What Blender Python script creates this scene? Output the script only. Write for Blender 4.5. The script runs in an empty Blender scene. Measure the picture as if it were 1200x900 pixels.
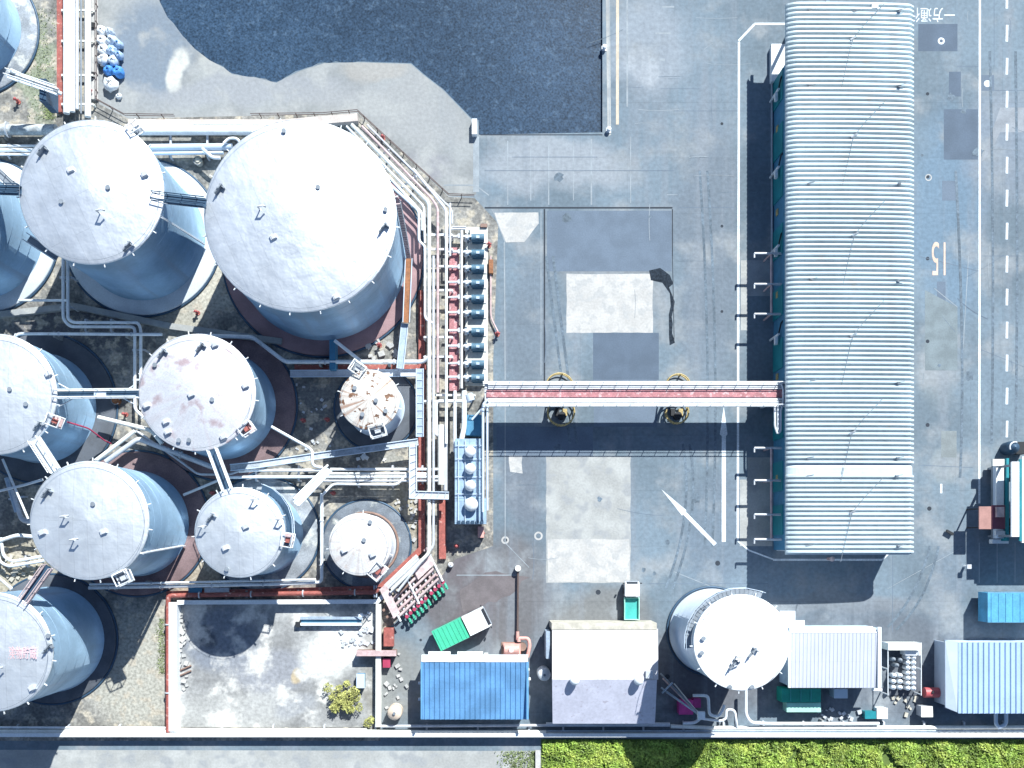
import bpy, math, random
from mathutils import Vector
from mathutils.geometry import tessellate_polygon
random.seed(7)
R = math.radians
SC = bpy.context.scene
C = SC.collection
# ------------------------------------------------------------------ camera, sky, sun, exposure
CH = 110.0                       # flying height of the camera
NX, NY, PX = 570.0, 640.0, 0.1   # nadir in the photograph, metres per pixel on the ground
cam_d = bpy.data.cameras.new('camera'); cam = bpy.data.objects.new('camera', cam_d); C.objects.link(cam)
cam.location = (0, 0, CH); cam.rotation_euler = (0, 0, 0)
cam_d.sensor_width = 36; cam_d.lens = 36 * CH / (1200 * PX)
cam_d.shift_x = (600 - NX) / 1200; cam_d.shift_y = (NY - 450) / 1200
cam_d.clip_start = 1; cam_d.clip_end = 3000
SC.camera = cam
SUNV = Vector((49.5, 104.7, 110.0)).normalized()
world = bpy.data.worlds.new("World"); SC.world = world; world.use_nodes = True
wn = world.node_tree.nodes; wl = world.node_tree.links
sky = wn.new('ShaderNodeTexSky'); sky.sky_type = 'NISHITA'; sky.sun_disc = False
sky.sun_elevation = math.asin(SUNV.z); sky.sun_rotation = math.atan2(SUNV.x, SUNV.y)
sky.ozone_density = 2.2; sky.dust_density = 0.3; sky.air_density = 1.0
bg = wn['Background']; bg.inputs['Strength'].default_value = 0.07
wl.new(sky.outputs[0], bg.inputs[0])
sun_d = bpy.data.lights.new('sun', 'SUN'); sun = bpy.data.objects.new('sun', sun_d); C.objects.link(sun)
sun_d.energy = 4.6; sun_d.angle = R(0.5); sun_d.color = (0.955, 0.985, 0.95)
sun.rotation_euler = (-SUNV).to_track_quat('-Z', 'Y').to_euler(); sun.location = (50, 105, 110)
vs = SC.view_settings; vs.view_transform = 'Standard'; vs.look = 'None'; vs.gamma = 1; vs.use_curve_mapping = False
vs.exposure = 0.97

# ------------------------------------------------------------------ helpers
def W(px, py, z=0.0):
    k = PX * (CH - z) / CH
    return ((px - NX) * k, (NY - py) * k)
def W3(px, py, z): x, y = W(px, py, z); return (x, y, z)
ORG = {}
def tag(o, label=None, cat=None, group=None, kind=None):
    if label: o['label'] = label
    if cat: o['category'] = cat
    if group: o['group'] = group
    if kind: o['kind'] = kind
    return o
def thing(name, label, cat, px, py, group=None, z=0.0):
    o = bpy.data.objects.new(name, None); C.objects.link(o)
    x, y = W(px, py, z); o.location = (x, y, z); o.empty_display_size = .5
    ORG[o.name] = Vector((x, y, z))
    return tag(o, label, cat, group)
class MB:
    def __init__(s): s.v = []; s.f = []; s.s = []
    def add(s, vs_, fs, smooth=False):
        b = len(s.v); s.v += [tuple(p) for p in vs_]
        for f in fs: s.f.append([b + i for i in f]); s.s.append(smooth)
        return s
    def box(s, cx, cy, z0, sx, sy, sz, rot=0.0):
        c, n = math.cos(rot), math.sin(rot); P = []
        for z in (z0, z0 + sz):
            for a, b in ((-.5, -.5), (.5, -.5), (.5, .5), (-.5, .5)):
                x, y = a * sx, b * sy; P.append((cx + x * c - y * n, cy + x * n + y * c, z))
        return s.add(P, [(3, 2, 1, 0), (4, 5, 6, 7), (0, 1, 5, 4), (1, 2, 6, 5), (2, 3, 7, 6), (3, 0, 4, 7)])
    def boxp(s, x0, y0, x1, y1, z0, z1):     # apparent pixel rectangle of its top face
        a, b = W(x0, y1, z1); c, d = W(x1, y0, z1)
        return s.box((a + c) / 2, (b + d) / 2, z0, c - a, d - b, z1 - z0)
    def cyl(s, cx, cy, z0, z1, r0, r1=None, n=24, cap=True, smooth=True):
        r1 = r0 if r1 is None else r1; P = []
        for z, r in ((z0, r0), (z1, r1)):
            for i in range(n): a = 2 * math.pi * i / n; P.append((cx + r * math.cos(a), cy + r * math.sin(a), z))
        s.add(P, [(i, (i + 1) % n, n + (i + 1) % n, n + i) for i in range(n)], smooth)
        if cap: s.add(P, [tuple(range(n - 1, -1, -1)), tuple(range(n, 2 * n))])
        return s
    def lathe(s, cx, cy, prof, n=48, smooth=True):
        P = []
        for r, z in prof:
            for i in range(n): a = 2 * math.pi * i / n; P.append((cx + r * math.cos(a), cy + r * math.sin(a), z))
        F = []
        for j in range(len(prof) - 1):
            for i in range(n): F.append((j * n + i, j * n + (i + 1) % n, (j + 1) * n + (i + 1) % n, (j + 1) * n + i))
        return s.add(P, F, smooth)
    def tube(s, pts, r, n=8, closed=False):
        pts = [Vector(p) for p in pts]; m = len(pts); P = []
        for i, p in enumerate(pts):
            if closed: d0 = (p - pts[i - 1]).normalized(); d1 = (pts[(i + 1) % m] - p).normalized()
            else:
                d0 = (p - pts[i - 1]).normalized() if i else (pts[1] - p).normalized()
                d1 = (pts[i + 1] - p).normalized() if i < m - 1 else d0
            d = (d0 + d1)
            d = d.normalized() if d.length > 1e-6 else d1
            up = Vector((0, 0, 1)) if abs(d.z) < .9 else Vector((0, 1, 0))
            u = d.cross(up).normalized(); w = u.cross(d).normalized()
            k = 1 / max(.5, d.dot(d1))
            bend = d1.cross(d0)
            for j in range(n):
                a = 2 * math.pi * j / n; e = u * math.cos(a) + w * math.sin(a)
                if bend.length > 1e-4:
                    q = bend.cross(d); q = q.normalized() if q.length > 1e-6 else q
                    e = e + q * (e.dot(q) * (k - 1))
                P.append(p + e * r)
        F = []; rng = m if closed else m - 1
        for i in range(rng):
            i2 = (i + 1) % m
            for j in range(n): F.append((i * n + j, i * n + (j + 1) % n, i2 * n + (j + 1) % n, i2 * n + j))
        s.add(P, F, True)
        if not closed: s.add(P[:n] + P[-n:], [tuple(range(n)), tuple(range(2 * n - 1, n - 1, -1))])
        return s
    def prism(s, poly, z0, z1):
        n = len(poly); P = [(x, y, z0) for x, y in poly] + [(x, y, z1) for x, y in poly]
        ar = sum(poly[i][0] * poly[(i + 1) % n][1] - poly[(i + 1) % n][0] * poly[i][1] for i in range(n))
        tri = tessellate_polygon([[Vector((x, y, 0)) for x, y in poly]])
        F = [(i, (i + 1) % n, n + (i + 1) % n, n + i) for i in range(n)]
        F += [tuple(n + i for i in t) for t in tri] + [tuple(reversed(t)) for t in tri]
        return s.add(P, F)
    def sphere(s, cx, cy, cz, r, sz=1.0, n=12, m=8):
        prof = [(max(r * math.sin(math.pi * j / m), 1e-4), cz - r * sz * math.cos(math.pi * j / m)) for j in range(m + 1)]
        return s.lathe(cx, cy, prof, n)
    def build(s, name, mat, parent=None, label=None, cat=None, group=None, kind=None, top_kind=True):
        if parent is not None:
            O = ORG[parent.name]
        elif kind is None:
            xs = [p[0] for p in s.v]; ys = [p[1] for p in s.v]; zs = [p[2] for p in s.v]
            O = Vector(((min(xs) + max(xs)) / 2, (min(ys) + max(ys)) / 2, min(zs)))
        else: O = Vector((0, 0, 0))
        me = bpy.data.meshes.new(name)
        me.from_pydata([(p[0] - O.x, p[1] - O.y, p[2] - O.z) for p in s.v], [], s.f)
        me.polygons.foreach_set('use_smooth', s.s); me.materials.append(mat)
        import bmesh
        b = bmesh.new(); b.from_mesh(me); bmesh.ops.recalc_face_normals(b, faces=b.faces) if len(b.faces) < 20000 else None
        b.to_mesh(me); b.free(); me.update()
        o = bpy.data.objects.new(name, me); C.objects.link(o)
        if parent is not None: o.parent = parent; ORG[o.name] = O
        else: o.location = O; ORG[o.name] = O
        return tag(o, label, cat, group, kind)

def setin(node, **kw):
    for k, v in kw.items(): node.inputs[k].default_value = v
def M(name, col, rough=.7, metal=0.0, var=.12, scale=.6, fine=6.0, bump=0.0, col2=None, c2lo=.52, c2hi=.62, c2scale=1.0,
      streak=None, brick=None, radial=None, spots=None, fvar=.08, obj=True, bdist=.05, spec=.5):
    """procedural surface: base colour with two noise scales, optional second colour in blotches"""
    m = bpy.data.materials.new(name); m.use_nodes = True; nt = m.node_tree; N, L = nt.nodes, nt.links
    b = N['Principled BSDF']; b.inputs['Roughness'].default_value = rough; b.inputs['Metallic'].default_value = metal; b.inputs['Specular IOR Level'].default_value = spec
    tc = N.new('ShaderNodeTexCoord'); geo = N.new('ShaderNodeNewGeometry')
    co = tc.outputs['Object'] if obj else geo.outputs['Position']
    def noise(sc, vec=co, det=4.0, r=.55):
        n = N.new('ShaderNodeTexNoise'); n.inputs['Scale'].default_value = sc; n.inputs['Detail'].default_value = det
        n.inputs['Roughness'].default_value = r; L.new(vec, n.inputs['Vector']); return n.outputs['Fac']
    def ramp(fac, lo, hi):
        r = N.new('ShaderNodeMapRange'); r.interpolation_type = 'SMOOTHSTEP'; L.new(fac, r.inputs['Value'])
        r.inputs['From Min'].default_value = lo; r.inputs['From Max'].default_value = hi; return r.outputs['Result']
    def mix(f, a, c):
        x = N.new('ShaderNodeMix'); x.data_type = 'RGBA'
        if isinstance(f, float): x.inputs[0].default_value = f
        else: L.new(f, x.inputs[0])
        for k, q in ((6, a), (7, c)):
            if isinstance(q, tuple): x.inputs[k].default_value = (*q, 1)
            else: L.new(q, x.inputs[k])
        return x.outputs[2]
    cl = tuple(max(0, c * (1 - var)) for c in col); chh = tuple(min(1, c * (1 + var)) for c in col)
    n1 = noise(scale); c = mix(ramp(n1, .35, .65), cl, chh)
    n2 = noise(fine, det=3.0)
    if spots:
        dn = N.new('ShaderNodeTexNoise'); dn.inputs['Scale'].default_value = .12; dn.inputs['Detail'].default_value = 6; L.new(co, dn.inputs['Vector'])
        ds = N.new('ShaderNodeVectorMath'); ds.operation = 'SUBTRACT'; L.new(dn.outputs['Color'], ds.inputs[0]); ds.inputs[1].default_value = (.5, .5, .5)
        dm = N.new('ShaderNodeVectorMath'); dm.operation = 'MULTIPLY_ADD'; L.new(ds.outputs[0], dm.inputs[0]); dm.inputs[1].default_value = (7, 7, 0); L.new(co, dm.inputs[2])
        for (x, y, rx, ry, sc_, st) in spots:
            wx, wy = W(x, y)
            s1 = N.new('ShaderNodeVectorMath'); s1.operation = 'SUBTRACT'; L.new(dm.outputs[0], s1.inputs[0]); s1.inputs[1].default_value = (wx, wy, 0)
            s2 = N.new('ShaderNodeVectorMath'); s2.operation = 'MULTIPLY'; L.new(s1.outputs[0], s2.inputs[0]); s2.inputs[1].default_value = (10 / rx, 10 / ry, 0)
            s3 = N.new('ShaderNodeVectorMath'); s3.operation = 'LENGTH'; L.new(s2.outputs[0], s3.inputs[0])
            f = N.new('ShaderNodeMath'); f.operation = 'MULTIPLY'; L.new(ramp(s3.outputs['Value'], 1.15, .6), f.inputs[0]); f.inputs[1].default_value = st
            c = mix(f.outputs[0], c, sc_)
    if col2: c = mix(ramp(noise(c2scale, det=6.0), c2lo, c2hi), c, col2)
    if streak:                       # (vector scale, colour, strength)
        mp = N.new('ShaderNodeMapping'); mp.inputs['Scale'].default_value = streak[0]; L.new(co, mp.inputs['Vector'])
        f = N.new('ShaderNodeMath'); f.operation = 'MULTIPLY'; L.new(ramp(noise(1.0, mp.outputs[0]), .5, .68), f.inputs[0]); f.inputs[1].default_value = streak[2]
        c = mix(f.outputs[0], c, streak[1])
    if radial:                       # streaks running from the centre outwards
        sp = N.new('ShaderNodeVectorMath'); sp.operation = 'MULTIPLY'; L.new(co, sp.inputs[0]); sp.inputs[1].default_value = (1, 1, 0)
        nn = N.new('ShaderNodeVectorMath'); nn.operation = 'NORMALIZE'; L.new(sp.outputs[0], nn.inputs[0])
        f = N.new('ShaderNodeMath'); f.operation = 'MULTIPLY'; L.new(ramp(noise(radial[0], nn.outputs[0]), .48, .66), f.inputs[0]); f.inputs[1].default_value = radial[2]
        c = mix(f.outputs[0], c, radial[1])
    hgt = n2
    if brick:                        # plate seams: (width, height, rotation, darkness)
        mp = N.new('ShaderNodeMapping'); mp.inputs['Rotation'].default_value = (0, 0, brick[2]); L.new(co, mp.inputs['Vector'])
        bt = N.new('ShaderNodeTexBrick'); L.new(mp.outputs[0], bt.inputs['Vector']); bt.inputs['Scale'].default_value = 1
        bt.inputs['Brick Width'].default_value = brick[0]; bt.inputs['Row Height'].default_value = brick[1]
        bt.inputs['Mortar Size'].default_value = .035; bt.inputs['Mortar Smooth'].default_value = .3
        bt.inputs['Color1'].default_value = (1, 1, 1, 1); d = 1 - brick[3] * .35; bt.inputs['Color2'].default_value = (d, d, d, 1)
        d = 1 - brick[3]; bt.inputs['Mortar'].default_value = (d, d, d, 1)
        x = N.new('ShaderNodeMix'); x.data_type = 'RGBA'; x.blend_type = 'MULTIPLY'; x.inputs[0].default_value = 1
        L.new(c, x.inputs[6]); L.new(bt.outputs['Color'], x.inputs[7]); c = x.outputs[2]
    r2 = N.new('ShaderNodeMapRange'); L.new(n2, r2.inputs['Value']); r2.inputs['From Min'].default_value = .3; r2.inputs['From Max'].default_value = .7
    r2.inputs['To Min'].default_value = 1 - fvar; r2.inputs['To Max'].default_value = 1 + fvar
    x = N.new('ShaderNodeVectorMath'); x.operation = 'SCALE'; L.new(c, x.inputs[0]); L.new(r2.outputs[0], x.inputs['Scale']); c = x.outputs[0]
    L.new(c, b.inputs['Base Color'])
    if bump:
        bp = N.new('ShaderNodeBump'); bp.inputs['Strength'].default_value = bump; bp.inputs['Distance'].default_value = bdist
        L.new(hgt, bp.inputs['Height']); L.new(bp.outputs[0], b.inputs['Normal'])
    return m

# ------------------------------------------------------------------ materials
ASPHA = (.135, .178, .218)
m_asph = M('asphalt', ASPHA, .9, var=.16, scale=.09, fine=2.2, fvar=.13, obj=False, bump=.3, brick=(11.0, 6.5, 0, .13),
    col2=(.23, .25, .27), c2lo=.49, c2hi=.70, c2scale=.16, streak=((.5, .03, 1), (.19, .215, .25), .5),
    spots=[(590, 700, 70, 80, (.125, .122, .130), .95), (700, 730, 70, 45, (.15, .152, .155), .9), (540, 690, 60, 60, (.115, .10, .11), .9),
           (650, 195, 110, 30, (.27, .29, .32), .8), (760, 50, 60, 60, (.25, .28, .32), .8), (755, 75, 22, 22, (.36, .38, .41), .6),
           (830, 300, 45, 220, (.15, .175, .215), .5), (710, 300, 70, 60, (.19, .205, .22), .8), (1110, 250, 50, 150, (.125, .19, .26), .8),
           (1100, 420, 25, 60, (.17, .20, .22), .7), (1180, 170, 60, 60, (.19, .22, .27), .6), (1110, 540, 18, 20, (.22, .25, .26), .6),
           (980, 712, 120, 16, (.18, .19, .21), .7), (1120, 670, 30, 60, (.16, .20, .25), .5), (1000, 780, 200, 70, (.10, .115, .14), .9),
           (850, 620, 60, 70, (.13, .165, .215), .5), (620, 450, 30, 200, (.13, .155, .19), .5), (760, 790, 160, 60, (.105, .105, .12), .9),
           (460, 800, 60, 60, (.22, .22, .21), .8), (610, 560, 25, 60, (.125, .14, .17), .6)])
m_apron = M('worn_concrete_apron', (.235, .245, .25), .9, var=.16, scale=.1, fine=2.5, fvar=.10, obj=False, bump=.3, col2=(.29, .295, .295), c2lo=.48, c2hi=.66, c2scale=.22,
    streak=((.25, .05, 1), (.22, .235, .25), .4), spots=[(170, 60, 60, 60, (.155, .19, .235), .95), (300, 110, 160, 22, (.25, .26, .28), .8), (210, 75, 14, 28, (.50, .49, .45), .9),
           (500, 200, 30, 25, (.20, .20, .23), .7), (410, 120, 50, 22, (.26, .265, .27), .6), (490, 130, 60, 50, (.265, .27, .275), .9), (440, 85, 40, 12, (.30, .28, .26), .6), (150, 120, 60, 14, (.24, .25, .26), .6), (255, 65, 22, 30, (.36, .36, .34), .7)])
m_yard = M('stained_yard_ground', (.20, .195, .185), .95, var=.30, scale=.35, fine=3, fvar=.35, obj=False, bump=.6, col2=(.36, .325, .27), c2lo=.50, c2hi=.62, c2scale=.7,
    spots=[(45, 80, 25, 80, (.22, .25, .17), .7), (270, 320, 40, 50, (.42, .40, .35), .9), (210, 340, 60, 60, (.40, .38, .32), .6), (25, 670, 40, 35, (.36, .32, .24), .8), (460, 560, 40, 20, (.34, .33, .29), .7),
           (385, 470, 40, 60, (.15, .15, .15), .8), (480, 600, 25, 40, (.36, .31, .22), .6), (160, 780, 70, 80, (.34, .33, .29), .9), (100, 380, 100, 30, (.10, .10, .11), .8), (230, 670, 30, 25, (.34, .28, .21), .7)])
m_pen = M('blotched_pen_floor_with_shadow', (.26, .262, .265), .9, var=.25, scale=.2, fine=2.5, fvar=.2, obj=False, bump=.3, col2=(.52, .51, .49), c2lo=.48, c2hi=.62, c2scale=.28,
    spots=[(260, 745, 48, 40, (.17, .19, .23), .9), (320, 780, 60, 25, (.24, .25, .28), .8), (290, 830, 90, 28, (.36, .36, .35), .7), (390, 760, 40, 40, (.60, .60, .58), .8), (352, 785, 9, 9, (.42, .33, .20), .8), (350, 825, 25, 20, (.27, .28, .30), .8), (430, 800, 14, 50, (.22, .21, .19), .8),  # first spot: the medium tank's round cast shadow painted into the floor colour
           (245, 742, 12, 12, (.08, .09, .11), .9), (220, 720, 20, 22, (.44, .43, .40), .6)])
m_conc = M('pale_concrete', (.42, .41, .40), .9, var=.08, scale=.4, fine=4, fvar=.10, obj=False, bump=.2, col2=(.36, .36, .36), c2lo=.5, c2hi=.6, c2scale=.7)
m_conc2 = M('weathered_concrete', (.33, .335, .33), .9, var=.12, scale=.3, fine=4, fvar=.10, obj=False, bump=.2, col2=(.27, .28, .29), c2lo=.5, c2hi=.62, c2scale=.5)
m_dpatch = M('dark_asphalt_patch', (.085, .115, .16), .9, var=.08, scale=.4, obj=False)
m_mpatch = M('blue_grey_asphalt_or_shadow', (.115, .15, .20), .9, var=.08, scale=.4, obj=False)
m_stain = M('oil_stain', (.022, .03, .042), .9, spec=.1, fvar=.5, fine=4, obj=False)
m_paint = M('white_road_paint', (.60, .64, .67), .8, var=.12, scale=.5, fine=6, fvar=.2, obj=False)
m_ypaint = M('tan_kerb_paint', (.50, .43, .34), .8, obj=False)
m_opaint = M('faded_orange_road_paint', (.58, .42, .34), .8, fine=10, fvar=.2, obj=False)
m_seam = M('dark_drain_slot', (.025, .032, .045), .9, obj=False)
m_seaml = M('pale_joint', (.25, .28, .31), .9, obj=False)
m_water = M('harbour_water', (.030, .055, .094), .35, var=.16, scale=.05, fine=4.5, fvar=.5, obj=False, spec=.12, bump=.22, col2=(.055, .09, .14), c2lo=.52, c2hi=.75, c2scale=1.2)
m_wroof = M('white_tank_roof', (.78, .81, .85), .46, .8, var=.05, scale=.25, fine=.5, brick=(7.0, 1.6, 1.15, .15), bump=.8, bdist=.12, streak=((.06, .5, 1), (.64, .67, .72), .6), fvar=.05)
m_wroof2 = M('white_tank_roof_dusty', (.78, .81, .84), .46, .75, var=.05, scale=.3, fine=.6, brick=(5.0, 1.5, 1.57, .14), bump=.8, bdist=.1, fvar=.04, radial=(6.0, (.66, .68, .71), .35))
m_wroof3 = M('clean_white_roof', (.82, .83, .84), .5, .0, var=.02, scale=.3, fine=.6, brick=(5.0, 1.5, 1.57, .03), bump=.4, bdist=.06, fvar=.02)
m_rroof = M('white_roof_with_rust_blush', (.66, .67, .71), .5, .5, var=.08, scale=.5, brick=(4.0, 1.5, .6, .08), col2=(.44, .34, .36), c2lo=.50, c2hi=.70, c2scale=.5, radial=(5.0, (.58, .50, .52), .35), fvar=.10)
m_rusty = M('rusted_pale_roof', (.58, .56, .53), .6, .1, var=.08, scale=1.0, col2=(.14, .07, .04), c2lo=.58, c2hi=.62, c2scale=1.3, radial=(5.0, (.30, .16, .10), .85), fvar=.12)
m_dusty = M('weathered_radial_roof', (.60, .59, .59), .55, .2, var=.08, scale=.8, col2=(.50, .44, .41), c2lo=.54, c2hi=.7, c2scale=.9, radial=(6.0, (.44, .38, .36), .6), fvar=.12)
m_wall = M('tank_shell_paint', (.27, .40, .53), .42, .3, var=.14, scale=.2, fine=3, fvar=.05, streak=((.7, .7, .04), (.26, .33, .42), .6), bump=.05)
m_wallb = M('tank_shell_pale_paint', (.50, .58, .68), .45, .1, var=.04, scale=.4, fvar=.03)
m_cream = M('cream_steel_paint', (.70, .70, .66), .5, var=.07, scale=.8, fine=5)
m_white = M('white_pipe_paint', (.72, .74, .76), .4, .05, var=.08, scale=.7, fine=5, fvar=.08, col2=(.50, .47, .44), c2lo=.62, c2hi=.72, c2scale=1.2)
m_lav = M('grey_pipe_paint', (.50, .52, .56), .45, .1, var=.10, scale=.7, fine=5, fvar=.1)
m_pink = M('pink_grey_steel', (.50, .36, .36), .6, .05, var=.15, scale=1.2, fine=7, fvar=.15)
m_pinkw = M('pale_pink_steel', (.52, .41, .41), .6, .05, var=.15, scale=1.2, fine=7, fvar=.15)
m_red = M('faded_red_walkway', (.36, .15, .165), .7, var=.15, scale=1.5, fine=8, fvar=.25, col2=(.50, .34, .35), c2lo=.52, c2hi=.68, c2scale=2)
m_redp = M('brick_red_paint', (.30, .085, .07), .6, var=.15, scale=1.5, fine=5, fvar=.2, col2=(.50, .30, .26), c2lo=.58, c2hi=.7, c2scale=2)
m_hyd = M('weathered_red_paint', (.38, .09, .09), .6)
m_bred = M('bright_red_paint', (.36, .04, .09), .5)
m_rust = M('rust_orange_steel', (.26, .11, .05), .8, var=.2, scale=1.2, fine=6, fvar=.2)
m_tray = M('blue_grey_galvanised_steel', (.36, .44, .54), .5, .3, var=.12, scale=1, fine=7, fvar=.15)
m_steel = M('dark_blue_steel', (.035, .075, .13), .5, .2, var=.15)
m_dark = M('black_rubber', (.015, .017, .022), .7)
m_grey = M('mid_grey_steel', (.22, .25, .29), .6, .2)
m_mar = M('maroon_tank_pad', (.30, .19, .20), .85, var=.10, scale=.5, obj=False)
m_marp = M('dull_purple_brown_pad', (.19, .13, .135), .85, var=.15, scale=.5, obj=False, fvar=.15)
m_padw = M('pale_tank_pad', (.50, .54, .58), .7, var=.06, scale=.5, obj=False)
m_padd = M('dark_grey_tank_pad', (.085, .095, .115), .85, var=.15, scale=.5, obj=False)
m_padk = M('dark_mottled_pad', (.13, .15, .18), .85, var=.2, scale=.5, fvar=.2, col2=(.32, .33, .32), c2lo=.54, c2hi=.66, c2scale=.6, obj=False)
m_padg = M('mottled_grey_tank_pad', (.24, .26, .29), .85, var=.2, scale=.5, fvar=.2, col2=(.42, .43, .42), c2lo=.5, c2hi=.64, c2scale=.7, obj=False)
m_roofst = M('pale_ribbed_steel_roof', (.50, .575, .61), .5, .1, var=.07, scale=.12, fine=2, fvar=.06, streak=((.5, .03, 1), (.46, .50, .52), .45), col2=(.48, .47, .44), c2lo=.62, c2hi=.74, c2scale=.5, brick=(3.2, 6.0, 0, .10), obj=False)
m_shed = M('blue_wall_cladding', (.05, .19, .32), .6, var=.1, scale=1)
m_blue = M('blue_ribbed_roof', (.12, .28, .50), .5, .1, var=.14, scale=.3, fvar=.10, obj=False, brick=(1.2, 2.3, 0, .16))
m_bluep = M('pale_blue_ribbed_roof', (.33, .45, .63), .5, .1, var=.04, scale=.3, obj=False)
m_lroof = M('lavender_white_roof', (.48, .50, .57), .5, .1, var=.03, scale=.3, brick=(.9, 40, 0, .10), fvar=.03)
m_proof = M('speckled_pinkish_white_roof', (.50, .485, .51), .8, var=.06, scale=.6, fine=3.5, fvar=.08, col2=(.42, .40, .44), c2lo=.62, c2hi=.70, c2scale=2.2, obj=False)
m_wwall = M('white_cladding', (.72, .74, .76), .6, var=.04)
m_tyre = M('tyre_darkened_asphalt', (.112, .147, .185), .9, var=.2, scale=.5, fine=3, fvar=.3, obj=False)
m_beige = M('beige_ledge_concrete', (.45, .42, .36), .8, var=.15, scale=1)
m_green = M('emerald_green_paint', (.05, .43, .26), .5, var=.05)
m_mfg = M('sea_green_paint', (.05, .36, .24), .5, fvar=.2)
m_teal = M('teal_paint', (.05, .36, .33), .5, var=.1)
m_teald = M('dark_teal_paint', (.01, .20, .24), .5, var=.1)
m_mint = M('pale_mint_paint', (.35, .66, .55), .5)
m_glass = M('dark_vehicle_glass', (.015, .02, .03), .15)
m_mag = M('magenta_tarpaulin', (.55, .05, .26), .7)
m_sky = M('light_blue_tarpaulin', (.075, .30, .48), .6, var=.15, fvar=.12)
m_skyd = M('blue_tarpaulin', (.06, .24, .62), .6, var=.2, scale=2)
m_salm = M('salmon_pink_paint', (.62, .33, .29), .6, var=.1, scale=2)
m_brown = M('brown_painted_steel', (.24, .15, .12), .7, var=.2)
m_motor = M('dull_teal_motor_paint', (.06, .135, .20), .6, var=.2, scale=3, fine=8, fvar=.2)
m_plin = M('cream_concrete', (.56, .56, .52), .8, var=.08, scale=1, fine=5, fvar=.12)
m_fence = M('dark_brown_fence', (.10, .07, .065), .7)
m_yel = M('yellow_safety_paint', (.42, .32, .14), .7, fvar=.3)
m_fan = M('white_fan_cowl', (.74, .77, .80), .4)
m_aircool = M('pale_blue_grey_cladding', (.30, .42, .56), .5, .1, var=.10, scale=1.2, brick=(1.0, 1.2, 0, .35))
m_leaf = M('yellow_green_leaves', (.20, .30, .045), .6, var=.35, scale=.45, fine=2.5, fvar=.45, obj=False, col2=(.32, .40, .07), c2lo=.47, c2hi=.62, c2scale=.5)
m_leafd = M('dull_scrub_leaves', (.16, .20, .08), .7, var=.3, scale=.5, fine=2.5, fvar=.35, obj=False)
m_bushl = M('bush_leaves', (.38, .38, .12), .7, var=.35, scale=1.5, fine=4, fvar=.3)
m_bark = M('bark', (.10, .08, .06), .9)
m_rtext = M('faded_red_lettering', (.62, .40, .42), .7, fvar=.2)

# ------------------------------------------------------------------ setting
def jit(poly, amp=.0, step=1.0):
    out = []
    for i, p in enumerate(poly):
        q = poly[(i + 1) % len(poly)]; d = math.hypot(q[0] - p[0], q[1] - p[1]); n = max(1, int(d / step))
        for k in range(n):
            t = k / n; out.append((p[0] + (q[0] - p[0]) * t + random.uniform(-amp, amp), p[1] + (q[1] - p[1]) * t + random.uniform(-amp, amp)))
    return out
def sheet(name, pts, mat, z, amp=0, holes=(), skirt=None):
    poly = [W(*p) for p in pts]
    if amp: poly = jit(poly, amp, .9)
    loops = [[Vector((x, y, 0)) for x, y in poly]] + [[Vector((x, y, 0)) for x, y in h] for h in holes]
    flat = [v for l in loops for v in l]
    tri = tessellate_polygon(loops); mb = MB()
    F = []
    for t in tri:
        a, b, c = (flat[i] for i in t)
        F.append(t if (b - a).cross(c - a).z > 0 else (t[0], t[2], t[1]))
    mb.add([(v.x, v.y, z) for v in flat], F)
    if skirt is not None:
        for l in loops[1:]:
            n = len(l); mb.add([(v.x, v.y, z) for v in l] + [(v.x, v.y, skirt) for v in l], [(i, (i + 1) % n, n + (i + 1) % n, n + i) for i in range(n)])
    return mb.build(name, mat, kind='structure')
def rect(x0, y0, x1, y1): return [(x0, y0), (x1, y0), (x1, y1), (x0, y1)]

basin_px = [(186, -400), (186, 0), (196, 20), (203, 27), (214, 42), (228, 57), (245, 70), (262, 78), (272, 86), (298, 90), (324, 96), (335, 90), (352, 82), (380, 73), (420, 72), (482, 74), (497, 87), (520, 105), (553, 139), (561, 141), (561, 158), (706, 155), (706, -400)]
basin = [W(*p) for p in basin_px]
b2 = []
for i, p in enumerate(basin):
    b2.append(p)
    if 2 <= i <= 13:
        q = basin[i + 1]; d_ = math.hypot(q[0] - p[0], q[1] - p[1]); n = max(1, int(d_ / .6))
        for k in range(1, n):            # ragged waterline: offset across the edge only
            t = k / n; o_ = random.uniform(-.13, .13); b2.append((p[0] + (q[0] - p[0]) * t - (q[1] - p[1]) / d_ * o_, p[1] + (q[1] - p[1]) * t + (q[0] - p[0]) / d_ * o_))
basin = b2
sheet('ground', rect(-3000, -3000, 4500, 4500), m_asph, 0.0, holes=[basin], skirt=-1.6)
sheet('water', rect(120, -460, 760, 220), m_water, -.35)
LAY = []
def level(pts):
    xs = [p[0] for p in pts]; ys = [p[1] for p in pts]; b = (min(xs), min(ys), max(xs), max(ys))
    z = max([q[4] for q in LAY if q[0] < b[2] and q[2] > b[0] and q[1] < b[3] and q[3] > b[1]] or [0]) + .004
    LAY.append((*b, z)); return z
def patch(pts, mat, name='pavement', amp=0):
    return sheet(name, pts, mat, level(pts), amp)
patch([(-200, -420), (186.3, -420), (186.3, 0), (196.4, 20.4), (203.4, 27.4), (214.4, 42.5), (228.5, 57.5), (245.5, 70.5), (262, 79), (272, 87), (298, 91), (324, 97), (335, 91), (352, 83), (380, 74), (420, 73), (481.5, 75), (496, 87.5), (519, 105.5), (552, 139.5), (558, 143), (558, 228), (525, 231), (420, 137), (-200, 142)], m_apron, 'apron')
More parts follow.
